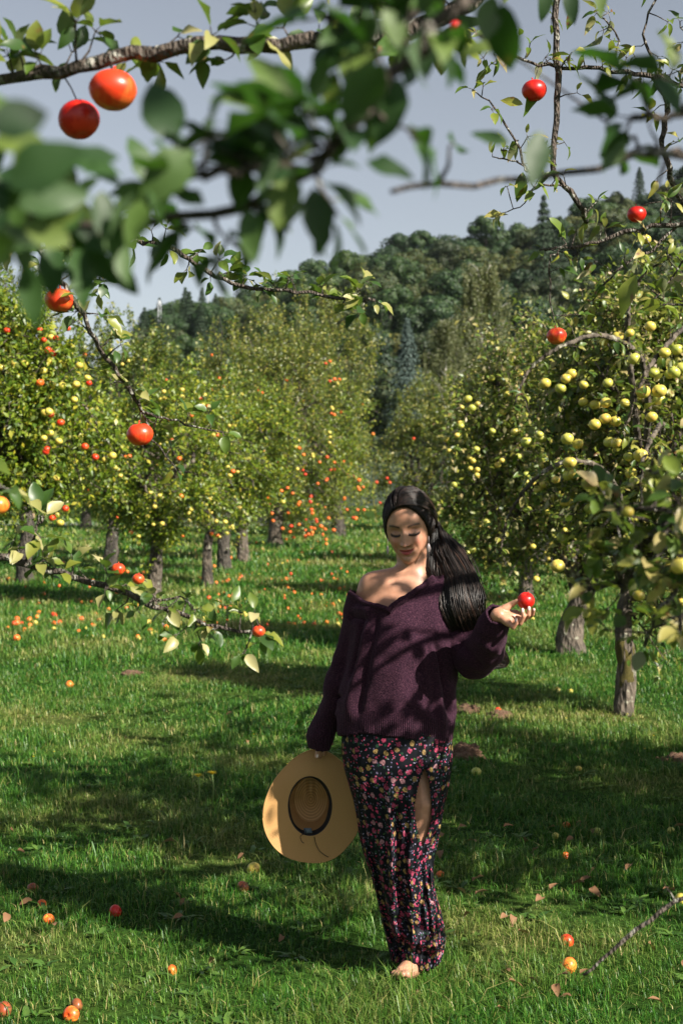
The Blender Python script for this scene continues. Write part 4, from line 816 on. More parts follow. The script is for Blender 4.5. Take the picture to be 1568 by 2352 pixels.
for pts in (((4.1, 5.4, 1.5), (3.1, 4.7, 2.2), (2.2, 4.05, 2.45), (1.7, 3.75, 2.5), (1.25, 3.5, 2.42)), ((3.1, 4.7, 2.2), (2.2, 4.1, 2.1), (1.7, 3.8, 2.0), (1.3, 3.7, 1.85)), ((2.2, 4.05, 2.45), (1.8, 3.7, 2.75), (1.35, 3.45, 2.9)), ((2.2, 4.1, 2.1), (1.9, 3.9, 1.75), (1.5, 3.75, 1.6)), ((2.2, 4.05, 2.45), (1.75, 3.76, 2.34), (1.4, 3.74, 2.18), (1.1, 3.7, 2.0)), ((1.9, 3.9, 1.75), (1.5, 3.75, 1.72), (1.2, 3.72, 1.55)), ((2.2, 4.05, 2.45), (1.85, 3.76, 2.52), (1.45, 3.74, 2.38), (1.15, 3.72, 2.22))):  # unseen boughs added to cast dappled shade on the woman, sparing the held apple
    q = smooth_path(pts, 26); tube(Cn.w, q, np.linspace(.022, .006, 26), 8)
    for j in range(3, 26):
        da = np.array(q[j]) - np.array([.58, 4.46, 1.42]); sv = np.array(tuple(SUN)); da = np.linalg.norm(da - sv * (da @ sv))
        if da < .16: continue
        Cn.rosette(q[j] + rng.normal(0, .05, 3), (1, 4), .062, np.array([0, 0, 1.0]))
    for j in (7, 9, 11, 13, 15, 17, 19, 21, 23):
        e = q[j] + rng.normal(0, .17, 3); da = e - np.array([.58, 4.46, 1.42]); da = np.linalg.norm(da - sv * (da @ sv))
        if da < .18: continue
        tube(Cn.w, bend(q[j], e, 5, .05, .03), np.linspace(.006, .003, 5), 5); [Cn.rosette(e + rng.normal(0, .03, 3), (2, 5), .07, np.array([0, 0, 1.0])) for _ in range(2)]
Cn.w.build('trunk', M['twig'], TC); Cn.l.build('crown', M['leaf_old'], TC)
for (u, v, Y, rp, c, L_) in ((1226, 208, 4.3, 29, 'deepred', 'red apple against the sky partly covered by a leaf'), (1277, 772, 4.4, 23, 'red', 'red apple hanging alone on a long thin twig'), (1461, 492, 4.4, 22, 'deepred', 'bird-pecked red apple on the right bough before the wood'), (1482, 550, 4.45, 12, 'yellow', 'small yellow apple below the bird-pecked red one')):
    apple(P(u, v, Y), rp / F * Y, c, TC, L_, roll=.15); STL.append((TC, (Cn,), u, v, Y, rp))

for a_, n_, u, v, Y, rp in STL: stalks(a_, n_, [(u, v, Y, rp)])
# ------------------------------------------------------------------ fallen apples and small things on the ground
def fallen(u, v, rp, c, label, group=None):
    g = G(u, v + rp * .6); r = max(.018, min(.042, rp / F * g.y)); z = float(gz(g.x, g.y))
    return apple((g.x, g.y, z + r * .48), r, c, None, label, 'apple', group, 'fallen_apple', 1.6)
for a in ((583, 1994, 16, 'yellow', 'golden fallen apple in sunny grass below the hat'), (558, 2036, 15, 'rotten', 'brownish red fallen apple just below the golden one under the hat'), (265, 2092, 16, 'deepred', 'dark red fallen apple in the long shadow on the left'), (112, 2110, 14, 'orange', 'orange fallen apple in grass at lower left near the shadow'), (97, 2076, 8, 'orange', 'tiny orange fallen apple just above the lower left orange one'), (76, 2040, 14, 'rotten', 'bruised brown fallen apple in left shade'), (395, 2228, 14, 'orange', 'orange fallen apple upright in dark grass, lower left centre'),
          (176, 2308, 17, 'rotten', 'bruised fallen apple behind the bright orange one at bottom left'), (164, 2328, 20, 'orange', 'bright orange fallen apple at the bottom left'), (10, 2318, 21, 'rotten', 'brown fallen apple at the bottom left corner'), (1300, 2160, 17, 'red', 'red fallen apple at lower right above the striped one'), (1305, 2217, 22, 'orange', 'large striped orange-red fallen apple near the tip of the twig'), (1562, 2064, 15, 'yellow', 'yellow fallen apple at the right edge above the twig'),
          (1371, 1912, 13, 'green', 'green-yellow fallen apple in the dark shade at right'), (1275, 1920, 9, 'yellow', 'small yellow fallen apple left of the green one in the shade'), (1332, 1893, 11, 'rotten', 'brown rotting apple in the shade between two yellow ones'), (1300, 1895, 9, 'orange', 'small orange fallen apple at the edge of the right shade'), (1093, 1772, 12, 'green', 'pale green fallen apple right of the skirt'), (160, 1572, 10, 'orange', 'lone orange fallen apple in sunny grass, middle left'),
          (1143, 1632, 9, 'red', 'red fallen apple resting on the small brown molehill'), (1278, 1585, 8, 'yellow', 'yellow fallen apple in grass, left of a pair near the mossy trunk'), (1309, 1588, 8, 'yellow', 'yellow fallen apple in grass, right of a pair near the mossy trunk'), (810, 2092, 9, 'yellow', 'dull yellow fallen apple in the shade beside the skirt'), (1298, 1965, 10, 'orange', 'half hidden orange fallen apple below the right shade'), (1328, 1765, 7, 'yellow', 'small yellow apple far inside the right shade'), (1540, 1908, 10, 'green', 'green apple in the shade at the right edge'),
          (39, 1465, 9, 'orange', 'orange fallen apple nearest the viewer in the left windfall row'), (376, 1467, 8, 'orange', 'orange fallen apple below the leaning tree'), (350, 1456, 6, 'yellow', 'yellow fallen apple left of the orange one below the leaning tree'), (1010, 2010, 6, 'orange', 'tiny orange apple right of the skirt in the grass')):
    fallen(*a)
for k in range(24):
    fallen(rng.uniform(0, 190), 1432 + rng.normal(0, 12), rng.uniform(5, 9), random.choice(['orange', 'orange', 'yellow', 'red']), 'small fallen apple in the windfall row at the left edge', 'windfall row of apples at the left edge')
for k in range(26):
    fallen(rng.uniform(190, 500), 1436 + rng.normal(0, 20), rng.uniform(4, 7), random.choice(['orange', 'yellow', 'yellow']), 'small fallen apple in grass below the leaning tree', 'fallen apples below the leaning tree')
for k in range(185):
    u = rng.uniform(440, 880); v = rng.uniform(1245, 1440) ; fallen(u, v, rng.uniform(2.6, 6) * (.6 + .5 * (v - 1240) / 200), random.choice(['orange', 'orange', 'red', 'yellow']), 'small orange or red windfall apple among many in the sunny middle grass', 'windfall apples in the middle of the meadow')
for k in range(22):
    fallen(rng.uniform(0, 330), rng.uniform(1290, 1400), rng.uniform(3.5, 5.5), 'orange', 'small fallen apple in the shade of the left trees', 'fallen apples in the left shade')
for k in range(10):
    fallen(rng.uniform(1060, 1250), rng.uniform(1340, 1480), rng.uniform(3, 4.5), random.choice(['orange', 'yellow']), 'small fallen apple in the grass behind the raised hand', 'fallen apples behind the raised hand')
def molehill(u, v, wpx, hpx, label):
    g = G(u, v); r = wpx / 2 / F * g.y; mb = MB()
    def fn(V, d):
        n = vnoise(V, 14 / r * .06, 2) * .25 + vnoise(V, 60, 5) * .3; return np.stack([V[:, 0] * (1 + n), V[:, 1] * (1 + n), V[:, 2] * (1 + n)], 1)
    ball(mb, (0, 0, 0), (r, r, hpx / F * g.y * 1.1), 40, 24, fn=fn)
    for k in range(46): q = rng.normal(0, .55, 2) * r; ball(mb, (q[0], q[1], rng.uniform(0, .5) * hpx / F * g.y * max(0, 1 - abs(q[0]) / r)), rng.uniform(.008, .022) * np.ones(3) * rng.uniform(.7, 1.2, 3), 7, 5)
    o = mb.build('molehill', M['soil']); o.location = (g.x, g.y, float(gz(g.x, g.y))); tag(o, label, 'molehill')
molehill(1068, 1738, 78, 26, 'crumbly brown molehill right beside the skirt'); molehill(1072, 1634, 70, 14, 'low brown molehill just right of the sweater hem'); molehill(1146, 1648, 66, 14, 'low brown molehill with a red apple on it'); molehill(1556, 1748, 56, 16, 'brown molehill at the right edge'); molehill(300, 1548, 50, 7, 'flat reddish patch of dug soil in the left sunny grass')
def flower_mesh():
    mb = MB(); tube(mb, [(0, 0, -1), (.05, 0, -.4), (0, 0, 0)], [.02, .018, .03], 5); n = 26; a = np.linspace(0, 6.28 * 2, n); p = np.zeros((n, 3)); d = np.stack([np.cos(a), np.sin(a), .15 + .5 * (a / 12)], 1)
    me_s = mb.mesh('stalk'); me_s.materials.append(M['stalk']); m2 = MB(); leaves(m2, p, d, np.tile([0, 0, 1.0], (n, 1)), np.full(n, .16), np.full(n, .07), 0, .1); ball(m2, (0, 0, .02), (.06, .06, .04), 8, 5)
    me_p = m2.mesh('flower_head'); me_p.materials.append(M['petal']); return me_s, me_p
FM = flower_mesh()
def flower(u, v, label, group=None, h=.11):
    g = G(u, v); g2 = P(u, v, g.y - .02 if h < .12 else g.y - .2); z0 = float(gz(g2.x, g2.y)); y = g2.y
    top = z0 + h; # keep the head on the ray of the pixel
    for _ in range(12):
        q = P(u, v, y); y += (q.z - top) / max(1e-3, (CH - q.z)) * y * .9; 
    q = P(u, v, y); o = empty('dandelion', q, label, 'flower', group); o.scale = (h, h, h)
    for nm, me in zip(('stalk', 'flower_head'), FM): c = bpy.data.objects.new(nm, me); COL.objects.link(c); c.parent = o
flower(455, 1783, 'yellow dandelion on a tall stalk, left of the pair near the hat', h=.17); flower(487, 1777, 'yellow dandelion on a tall stalk, right of the pair near the hat', h=.18)
for (u, v) in ((78, 1738), (125, 1727), (583, 1687), (1008, 1923), (660, 1755), (240, 1640), (700, 1560), (1188, 1548), (1145, 1585), (1250, 1560), (1235, 1590), (1440, 1640), (1300, 1650), (1500, 1690), (1240, 1625), (950, 2120 - 380), (1175, 1600), (1212, 1535), (1480, 1720), (1360, 1700), (880, 1560), (1100, 1640)):
    flower(u, v, 'small yellow dandelion low in the grass', 'dandelions scattered in the grass', .05)
lm = MB(); leaves(lm, np.zeros((1, 3)), np.array([[0, 1.0, 0]]), np.array([[0, 0, 1.0]]), np.array([1.0]), np.array([.55]), .35, .6, True); lme = lm.mesh('fallen_leaf'); lme.materials.append(M['leaf_brown'])
for k in range(60):
    u, v = rng.uniform(950, 1568), rng.uniform(1900, 2340)
    if k > 42: u, v = rng.uniform(0, 800), rng.uniform(1500, 2340)
    g = G(u, v); o = bpy.data.objects.new('fallen_leaf', lme); COL.objects.link(o); o.location = (g.x, g.y, float(gz(g.x, g.y)) + .035); s = rng.uniform(.035, .065); o.scale = (s, s, s); o.rotation_euler = (rng.uniform(-.7, .7), rng.uniform(-.7, .7), rng.uniform(0, 6))
    tag(o, 'curled brown fallen leaf lying on the grass', 'leaf', 'brown leaves fallen on the grass')

# ------------------------------------------------------------------ the woman
YW = 4.75
WR = empty('person', (P(930, 2235, YW).x, YW, 0), 'woman with long black hair in a plum sweater and floral skirt walking across the grass', 'person')
def W(u, v, dy=0.0): return np.array(tuple(P(u, v, YW + dy)))
PXM = F / YW
def evaluated(mb, voxel, smooth=2, fac=.5, name='tmp'):
    """merge overlapping closed shapes into one continuous surface"""
    me = mb.mesh(name); o = bpy.data.objects.new(name, me); COL.objects.link(o)
    md = o.modifiers.new('r', 'REMESH'); md.mode = 'VOXEL'; md.voxel_size = voxel; md.use_smooth_shade = True
    if smooth: s = o.modifiers.new('s', 'SMOOTH'); s.iterations = smooth; s.factor = fac
    dg = bpy.context.evaluated_depsgraph_get(); dg.update(); r = bpy.data.meshes.new_from_object(o.evaluated_get(dg))
    bpy.data.objects.remove(o); bpy.data.meshes.remove(me); return r
def getv(me): a = np.empty(len(me.vertices) * 3, np.float32); me.vertices.foreach_get('co', a); return a.reshape(-1, 3).astype(float)
def setv(me, v): me.vertices.foreach_set('co', v.astype(np.float32).ravel()); me.update()
def setcol(me, c):
    at = me.color_attributes.new('Col', 'FLOAT_COLOR', 'POINT'); at.data.foreach_set('color', np.hstack([c, np.ones((len(c), 1))]).astype(np.float32).ravel())
def adopt(me, name, mat, parent, loc0=None):
    me.materials.clear(); me.materials.append(mat)
    if parent is WR or True:
        v = getv(me); setv(me, v - np.array(tuple(WR.location)))
    me.polygons.foreach_set('use_smooth', np.full(len(me.polygons), True))
    o = bpy.data.objects.new(name, me); COL.objects.link(o); o.parent = parent; return o
def kid(mb, name, mat, parent=None):
    return adopt(mb.mesh(name), name, mat, parent or WR)
sm = lambda a, b, x: (lambda t: t * t * (3 - 2 * t))(np.clip((x - a) / (b - a), 0, 1))
# head frame
HC = W(937, 1205, .02); HM = np.array((Matrix.Rotation(R(-5), 3, 'Y') @ Matrix.Rotation(R(-13), 3, 'Z') @ Matrix.Rotation(R(14), 3, 'X')))
toW = lambda l: np.asarray(l) @ HM.T + HC
toL = lambda p: (np.asarray(p) - HC) @ HM
def gs(x, s): return np.exp(-(x / s) ** 2)
def headfn(V, d):
    x, y, z = d[:, 0], d[:, 1], d[:, 2]; lo = np.clip(-z, 0, 1)
    rx = .0735 * (1 - .22 * lo ** 2.2); X = rx * x
    fl = np.where(y < 0, -.090 * np.abs(y) ** .85, .098 * y * (1 - .30 * lo)); Yy = fl - .050 * lo ** 2.2
    Z = np.where(z > 0, .113 * z, .117 * z)
    # features, local x / z at the front
    wf = sm(.0, -.045, Yy); f = 0
    ax = np.abs(X)
    br = np.clip((Z + .042) / .045, 0, 1)        # 0 at the nose tip, 1 at the bridge
    nose = (.027 - .021 * br ** .8) * gs(X, .0095 + .004 * (1 - br)) * sm(.016, -.004, Z) * sm(-.0505, -.042, Z)
    f = f + nose + .006 * gs(ax - .0125, .0055) * gs(Z + .041, .006)
    f = f - .0135 * gs(ax - .031, .017) * gs(Z - .001, .012) + .0085 * gs(ax - .0315, .0115) * gs(Z + .003, .0085)
    f = f + .0035 * gs(Z - .016, .008) * gs(ax - .03, .02)
    f = f + .0050 * gs(Z + .0615 - .006 * (ax / .026) ** 2, .0042) * gs(X, .021) + .0075 * gs(Z + .0740 - .006 * (ax / .026) ** 2, .0055) * gs(X, .018) - .006 * gs(Z + .0675 - .0065 * (ax / .026) ** 2, .0024) * gs(X, .025) - .004 * gs(Z + .083, .005) * gs(X, .018)
    f = f + .009 * gs(Z + .100, .014) * gs(X, .018) + .0085 * gs(ax - .038, .016) * gs(Z + .034, .016) - .0045 * gs(ax - .031 - .12 * (-.05 - Z), .005) * gs(Z + .060, .015)
    Yy = Yy - f * wf; return np.stack([X, Yy, Z], 1)
def headmesh(mb): ball(mb, (0, 0, 0), (1, 1, 1), 150, 130, fn=lambda V, d: toW(headfn(V, d)))
bm_ = MB()
headmesh(bm_)
capsule(bm_, toW((0, .022, -.055)), .054, W(950, 1345, .03), .054, 24); capsule(bm_, W(950, 1335, .03), .06, W(935, 1400, .02), .075, 24)
# ears
for sx_ in (-1, 1): ball(bm_, toW((sx_ * .073, .012, -.012)), (.012, .018, .028), 16, 12, rot=HM)
SHL, SHR = W(857, 1347, .02), W(1022, 1372, .03)
capsule(bm_, W(948, 1338, .03), .064, SHL, .054, 20); capsule(bm_, W(950, 1350, .03), .050, SHR, .048, 20)
capsule(bm_, W(935, 1358, -.040), .014, W(876, 1340, -.030), .013, 10); capsule(bm_, W(945, 1360, -.040), .014, W(1000, 1345, -.02), .013, 10)
loft(bm_, [((W(935, 1345)[0], YW + .03, W(0, 1340)[2]), .05, .04, .05), ((W(935, 0)[0], YW + .025, W(0, 1352)[2]), .135, .075, .075), ((W(932, 0)[0], YW + .02, W(0, 1400)[2]), .145, .095, .09), ((W(925, 0)[0], YW + .01, W(0, 1470)[2]), .135, .110, .10), ((W(918, 0)[0], YW + .01, W(0, 1560)[2]), .118, .09, .09), ((W(912, 0)[0], YW + .01, W(0, 1620)[2]), .125, .09, .09), ((W(906, 0)[0], YW + .01, W(0, 1720)[2]), .160, .105, .115), ((W(906, 0)[0], YW + .01, W(0, 1800)[2]), .150, .09, .11)], 40)
EL, WL_ = W(780, 1570, .07), W(738, 1700, .085)
chain(bm_, [(SHL, .054), (W(828, 1440, .045), .045), (EL, .036), (WL_, .025)])
ER, WRR = W(1094, 1520, -.05), W(1143, 1413, -.285)
chain(bm_, [(SHR, .046), (ER, .035), (WRR, .0235)])
# legs: the front foot lands flat, the rear leg is a stride behind
KL, AL = W(895, 1950, -.04), W(944, 2195, .0); KR, AR_ = W(957, 1945, -.040), W(962, 2170, .16)
chain(bm_, [(W(868, 1730, .01), .085), (KL, .056), (AL, .034)]); chain(bm_, [(W(956, 1730, .01), .086), (W(966, 1840, -.025), .068), (KR, .043), (AR_, .026)])
capsule(bm_, W(926, 1960, .0) , .03, AL, .034)
ft = [(AL, .034), (W(948, 2222, -.02), .034), (W(934, 2229, -.09), .031), (W(922, 2236, -.14), .024)]
chain(bm_, ft); capsule(bm_, W(948, 2228, .03), .030, W(940, 2232, -.03), .030)
for k, (du, dv, dd, r) in enumerate(((934, 2238, -.175, .0125), (924, 2238, -.178, .010), (916, 2238, -.17, .0095), (909, 2237, -.16, .009), (903, 2235, -.145, .0085))): capsule(bm_, W(925 - k * 3, 2233, -.13), r + .003, W(du, dv, dd), r, 10)
chain(bm_, [(AR_, .034), (W(962, 2205, .18), .030), (W(958, 2222, .12), .026)]); 
# right-hand side hand (palm up, five fingers closing on the apple)
HY = -.30
APC = W(1206.7, 1380, HY + .012); APR = 20.3 / F * (YW + HY)
wr = W(1146, 1413, HY + .01)
mcp = {'index': W(1184, 1409, HY + .038), 'middle': W(1184, 1417, HY + .020), 'ring': W(1178, 1426, HY + .0), 'pinky': W(1167, 1432, HY - .018)}
capsule(bm_, WRR, .024, wr, .021)
for k_, r_ in (('index', .0125), ('middle', .013), ('ring', .0125), ('pinky', .0115)): capsule(bm_, wr, .017, mcp[k_], r_, 12)
capsule(bm_, wr + [0, .01, .006], .018, W(1161, 1398, HY + .03), .0155, 12)
fing = {
 'index': [(mcp['index'], .0095), (W(1213, 1417, HY + .032), .0080), (W(1222, 1411, HY + .016), .0072), (W(1225, 1400, HY + .004), .0060)],
 'middle': [(mcp['middle'], .0098), (W(1203, 1424, HY + .004), .0083), (W(1213, 1412, HY - .016), .0076), (W(1214, 1396, HY - .020), .0062)],
 'ring': [(mcp['ring'], .0095), (W(1194, 1432, HY - .014), .0082), (W(1202, 1416, HY - .024), .0075), (W(1199, 1400, HY - .022), .0060)],
 'pinky': [(mcp['pinky'], .0085), (W(1178, 1441, HY - .030), .0074), (W(1185, 1432, HY - .034), .0066), (W(1184, 1422, HY - .032), .0054)]}
for f_ in fing.values(): chain(bm_, f_, 12)
chain(bm_, [(W(1158, 1399, HY + .022), .0145), (W(1172, 1389, HY + .022), .0100), (W(1188, 1380, HY + .008), .0075)], 12)
nails = [(W(1225.5, 1401, HY - .003), .0055), (W(1214.5, 1397, HY - .026), .0060), (W(1199.5, 1401, HY - .028), .0062), (W(1184.5, 1423, HY - .038), .0055)]
# the hand that pinches the hat brim: thumb in front, fingers behind it
HB = W(742, 1712, .095)
capsule(bm_, WL_, .024, HB, .022)
chain(bm_, [(HB, .015), (W(733, 1722, .078), .0105), (W(728, 1737, .076), .0085)], 12); nails.append((W(728.5, 1737, .066), .0065))
for k, (u_, v_, dy_) in enumerate(((757, 1712, .085), (744, 1728, .125), (735, 1735, .125), (726, 1733, .122))):
    a_ = HB + np.array([(.010 - .007 * k), .012, -.004])
    if k == 0: chain(bm_, [(a_, .0095), (W(752, 1714, .08), .0075), (W(762, 1708, .077), .0062)], 12)
    else: chain(bm_, [(a_, .0095), ((a_ + W(u_, v_, dy_)) / 2 + [0, .012, 0], .0080), (W(u_, v_ + 4, dy_), .0065)], 12)
me = evaluated(bm_, .0026, 2, .5, 'body'); v = getv(me)
ed = np.empty(len(me.edges) * 2, np.int32); me.edges.foreach_get('vertices', ed); ed = ed.reshape(-1, 2); deg = np.bincount(ed.ravel(), minlength=len(v))[:, None]
lz = toL(v)[:, 2]; mk = (sm(-.105, -.14, lz) * (v[:, 2] > .25) * sm(.16, .24, np.linalg.norm(v - wr, axis=1)) * (v[:, 2] > W(0, 1600)[2]))[:, None]
for _ in range(150):
    acc = np.stack([np.bincount(ed[:, 0], v[ed[:, 1], k], len(v)) + np.bincount(ed[:, 1], v[ed[:, 0], k], len(v)) for k in range(3)], 1); v = v + (acc / deg - v) * .6 * mk
setv(me, v); L = toL(v)
c = np.tile([.50, .262, .165], (len(v), 1))
fr = (L[:, 1] < -.03) & (np.abs(L[:, 0]) < .08) & (L[:, 2] > -.13) & (L[:, 2] < .12)
def mixc(m, col): global c; m = np.clip(m, 0, 1)[:, None]; c = c * (1 - m) + np.array(col) * m
ax = np.abs(L[:, 0])
mixc(fr * .45 * gs(ax - .040, .020) * gs(L[:, 2] + .035, .018), (.62, .20, .15))
mixc(fr * .35 * gs(L[:, 0], .012) * gs(L[:, 2] + .042, .012), (.62, .22, .16))
lipz = L[:, 2] + .0675 - .0065 * (ax / .0265) ** 2; w_ = .0265; up_ = (.0080 * (1 - (ax / w_) ** 2)); lo_ = (.0105 * (1 - (ax / w_) ** 2))
mixc(fr * sm(.0012, -.0012, lipz - up_) * sm(-.0012, .0012, lipz + lo_) * (ax < w_), (.42, .085, .075))
mixc(fr * .8 * gs(lipz - .0 * ax, .0014) * sm(.024, .019, ax), (.10, .02, .02))  # dark parting of the lips, crease shade put into the skin colour
brw = L[:, 2] - (.0155 + .0050 * np.sin(np.clip((ax - .012) / .042, 0, 1) * 2.6)); mixc(fr * 1.0 * gs(brw, .0042) * sm(.010, .016, ax) * sm(.056, .048, ax), (.03, .018, .014))
lsh = L[:, 2] - (-.0085 - .0035 * (1 - ((ax - .0315) / .017) ** 2)); mixc(fr * 1.0 * gs(lsh, .0032) * (np.abs(ax - .0315) < .0185), (.015, .009, .008))
mixc(fr * .45 * gs(ax - .0315, .020) * gs(L[:, 2] - .004, .011), (.24, .10, .07))  # socket shade painted into the skin around the lids
mixc(fr * .55 * gs(L[:, 0] - .0065 * np.sign(L[:, 0]), .003) * gs(L[:, 2] + .050, .0025), (.16, .05, .04))
for n_, r_ in nails: mixc(sm(r_, r_ * .75, np.linalg.norm((v - n_) * [1.25, 1, .8], axis=1)), (.80, .66, .66))
for b_ in list(fing.values()):
    for q_, r_ in b_[1:3]: mixc(.22 * gs(np.linalg.norm(v - q_, axis=1), .011), (.6, .2, .13))
setcol(me, c); adopt(me, 'body', M['skin'], WR)
# lashes as real hairs on the lowered lids
lb_ = MB()
for s_ in (-1, 1):
    for k in range(26):
        xx = s_ * (.0145 + .034 * k / 25); zz = -.0085 - .0035 * (1 - ((abs(xx) - .0315) / .017) ** 2)
        p_ = headfn(None, nrm(np.array([[xx / .0735, -1, zz / .112]])) * 0 + nrm(np.array([[xx / .0735, -np.sqrt(max(.01, 1 - (xx / .0735) ** 2 - (zz / .112) ** 2)), zz / .112]])))[0]
        tube(lb_, [toW(p_ + [0, .001, 0]), toW(p_ + [s_ * .002, -.006, -.004])], [.0008, .0003], 4)
kid(lb_, 'eyelashes', M['lash'])

# --- sweater
sb = MB()
def rg(v_, l, r_, df, db, dy=.01): a, b_ = W(l, v_), W(r_, v_); return (((a[0] + b_[0]) / 2, YW + dy, a[2]), (b_[0] - a[0]) / 2, df, db)
loft(sb, [rg(1318, 915, 1040, .06, .06), rg(1340, 860, 1046, .095, .08), rg(1372, 815, 1050, .115, .10), rg(1420, 806, 1052, .135, .11), rg(1470, 800, 1052, .150, .115), rg(1530, 792, 1050, .145, .12), rg(1600, 782, 1046, .145, .125), rg(1650, 777, 1047, .145, .13), rg(1690, 777, 1041, .140, .13), rg(1704, 780, 1038, .135, .125)], 60)
chain(sb, [(W(842, 1378, .02), .062), (W(823, 1440, .035), .056), (W(806, 1500, .055), .060), (W(782, 1567, .07), .058), (W(763, 1622, .08), .048), (W(744, 1664, .085), .044), (W(736, 1688, .085), .046), (W(733, 1712, .085), .036)], 22)
chain(sb, [(W(1018, 1378, .02), .058), (W(1048, 1440, -.0), .070), (W(1090, 1512, -.06), .066), (W(1118, 1488, -.15), .058), (W(1134, 1440, -.235), .047), (W(1143, 1414, -.275), .034)], 22)
me = evaluated(sb, .0065, 6, .5, 'sweater')
bm = bmesh.new(); bm.from_mesh(me)
NL = [(740, 1352), (799, 1357), (835, 1378), (866, 1384), (893, 1391), (930, 1364), (965, 1340), (991, 1323), (1030, 1316), (1120, 1300)]
nlx = [W(u, v)[0] for u, v in NL]; nlz = [W(u, v)[2] for u, v in NL]
cuffR = W(1143, 1412, -.275); cdR = nrm(cuffR - W(1128, 1455, -.20)); cuffL = W(733, 1718, .085); cdL = nrm(cuffL - W(740, 1680, .085))
zt, zb = W(0, 1681)[2], W(0, 1705)[2]
kill = []
for vv in bm.verts:
    x, y, z = vv.co
    if x < cuffR[0] - .05 and z > np.interp(x, nlx, nlz) + (0 if y < YW + .02 else .012): kill.append(vv); continue
    p = np.array(vv.co)
    if (p - cuffR) @ cdR > .006 and np.linalg.norm(p - cuffR) < .09: kill.append(vv); continue
    if (p - cuffL) @ cdL > .004 and np.linalg.norm(p - cuffL) < .09: kill.append(vv); continue
    u = 784 + (x) * F / YW
    hz_ = W(0, np.interp(u, [776, 836, 923, 1040], [1689, 1674, 1682, 1706]))[2]
    if z < hz_ and 774 < u and y > YW - .3 and not (x < W(776, 0)[0]) and u < 1060: kill.append(vv)
bmesh.ops.delete(bm, geom=kill, context='VERTS'); 
# drop stray islands
bm.verts.ensure_lookup_table(); seen = set(); best = []
for v0 in bm.verts:
    if v0.index in seen: continue
    st = [v0]; comp = []; seen.add(v0.index)
    while st:
        q = st.pop(); comp.append(q)
        for e in q.link_edges:
            o_ = e.other_vert(q)
            if o_.index not in seen: seen.add(o_.index); st.append(o_)
    if len(comp) > len(best):
        best, comp = comp, best
    if comp: bmesh.ops.delete(bm, geom=[q for q in comp if q.is_valid], context='VERTS') if False else None
ok = set(q.index for q in best); bmesh.ops.delete(bm, geom=[q for q in bm.verts if q.index not in ok], context='VERTS')
bm.normal_update(); bm.to_mesh(me); N_ = np.array([tuple(q.normal) for q in bm.verts]); bm.free()
v = getv(me); u_ = 784 + v[:, 0] * F / v[:, 1]; vv_ = 1130 - (v[:, 2] - CH) * F / v[:, 1]
dsp = .010 * vnoise(v * [1.0, 1, .5], 11, 3) + .004 * vnoise(v, 27, 4)
# long folds: from the bare shoulder down to the hem, and across the right-hand side under the arm
def fold(a, b, wd, amp):
    ax_, ay = a; bx, by = b; L_ = math.hypot(bx - ax_, by - ay); t = ((u_ - ax_) * (bx - ax_) + (vv_ - ay) * (by - ay)) / L_ ** 2; d_ = ((u_ - ax_) * (by - ay) - (vv_ - ay) * (bx - ax_)) / L_
    return amp * np.exp(-(d_ / wd) ** 2) * sm(-.12, .15, t) * sm(1.12, .85, t)
front = (v[:, 1] < YW + .02)
for a, b, wd, am in (((850, 1400), (800, 1640), 9, .014), ((868, 1420), (820, 1650), 8, -.012), ((840, 1420), (806, 1560), 8, -.018), ((990, 1480), (1020, 1680), 8, .012), ((1000, 1470), (1036, 1650), 7, -.014), ((970, 1470), (985, 1590), 9, .010), ((812, 1400), (900, 1400), 8, .008), ((806, 1418), (850, 1425), 6, -.012), ((930, 1600), (1000, 1660), 9, .007), ((720, 1668), (770, 1660), 5, -.016), ((712, 1690), (765, 1684), 5, .012), ((735, 1640), (780, 1640), 6, .01), ((745, 1610), (790, 1600), 6, -.012), ((1050, 1470), (1110, 1530), 8, -.010), ((1100, 1470), (1150, 1500), 7, .008)):
    dsp = dsp + fold(a, b, wd, am) * front
dsp = dsp + .0012 * np.sin(v[:, 0] * 900) * (v[:, 2] < W(0, 1655)[2]) * front
v = v + N_ * dsp[:, None]; setv(me, v)
so_ = adopt(me, 'sweater', M['knit'], WR); s1 = so_.modifiers.new('thick', 'SOLIDIFY'); s1.thickness = .007; s1.offset = -.3
# fold-over collar edge following the neckline
cb = MB(); V_ = v; 
def surf(u, v0, lift=.0):
    x, _, z = W(u, v0); m_ = (V_[:, 1] < YW + .02); q = V_[m_]; i = np.argsort((q[:, 0] - x) ** 2 + (q[:, 2] - z) ** 2)[:6]; return np.array([x, q[i, 1].min() - lift, z])
pl = [surf(u, v0, .001) for u, v0 in ((802, 1362), (818, 1370), (835, 1380), (852, 1384), (868, 1387), (884, 1392), (893, 1396))]
pr = [surf(u, v0, .003) for u, v0 in ((888, 1398), (898, 1386), (912, 1376), (930, 1366), (948, 1354), (966, 1343), (980, 1333), (993, 1325))]
for q_, r_ in ((pl, .0085), (pr, .0105)):
    pth = smooth_path(q_, 40); tube(cb, pth, r_ * (1 + .18 * vnoise(pth, 60, 2)), 12, .1, 80)
kid(cb, 'collar', M['knit'], so_)

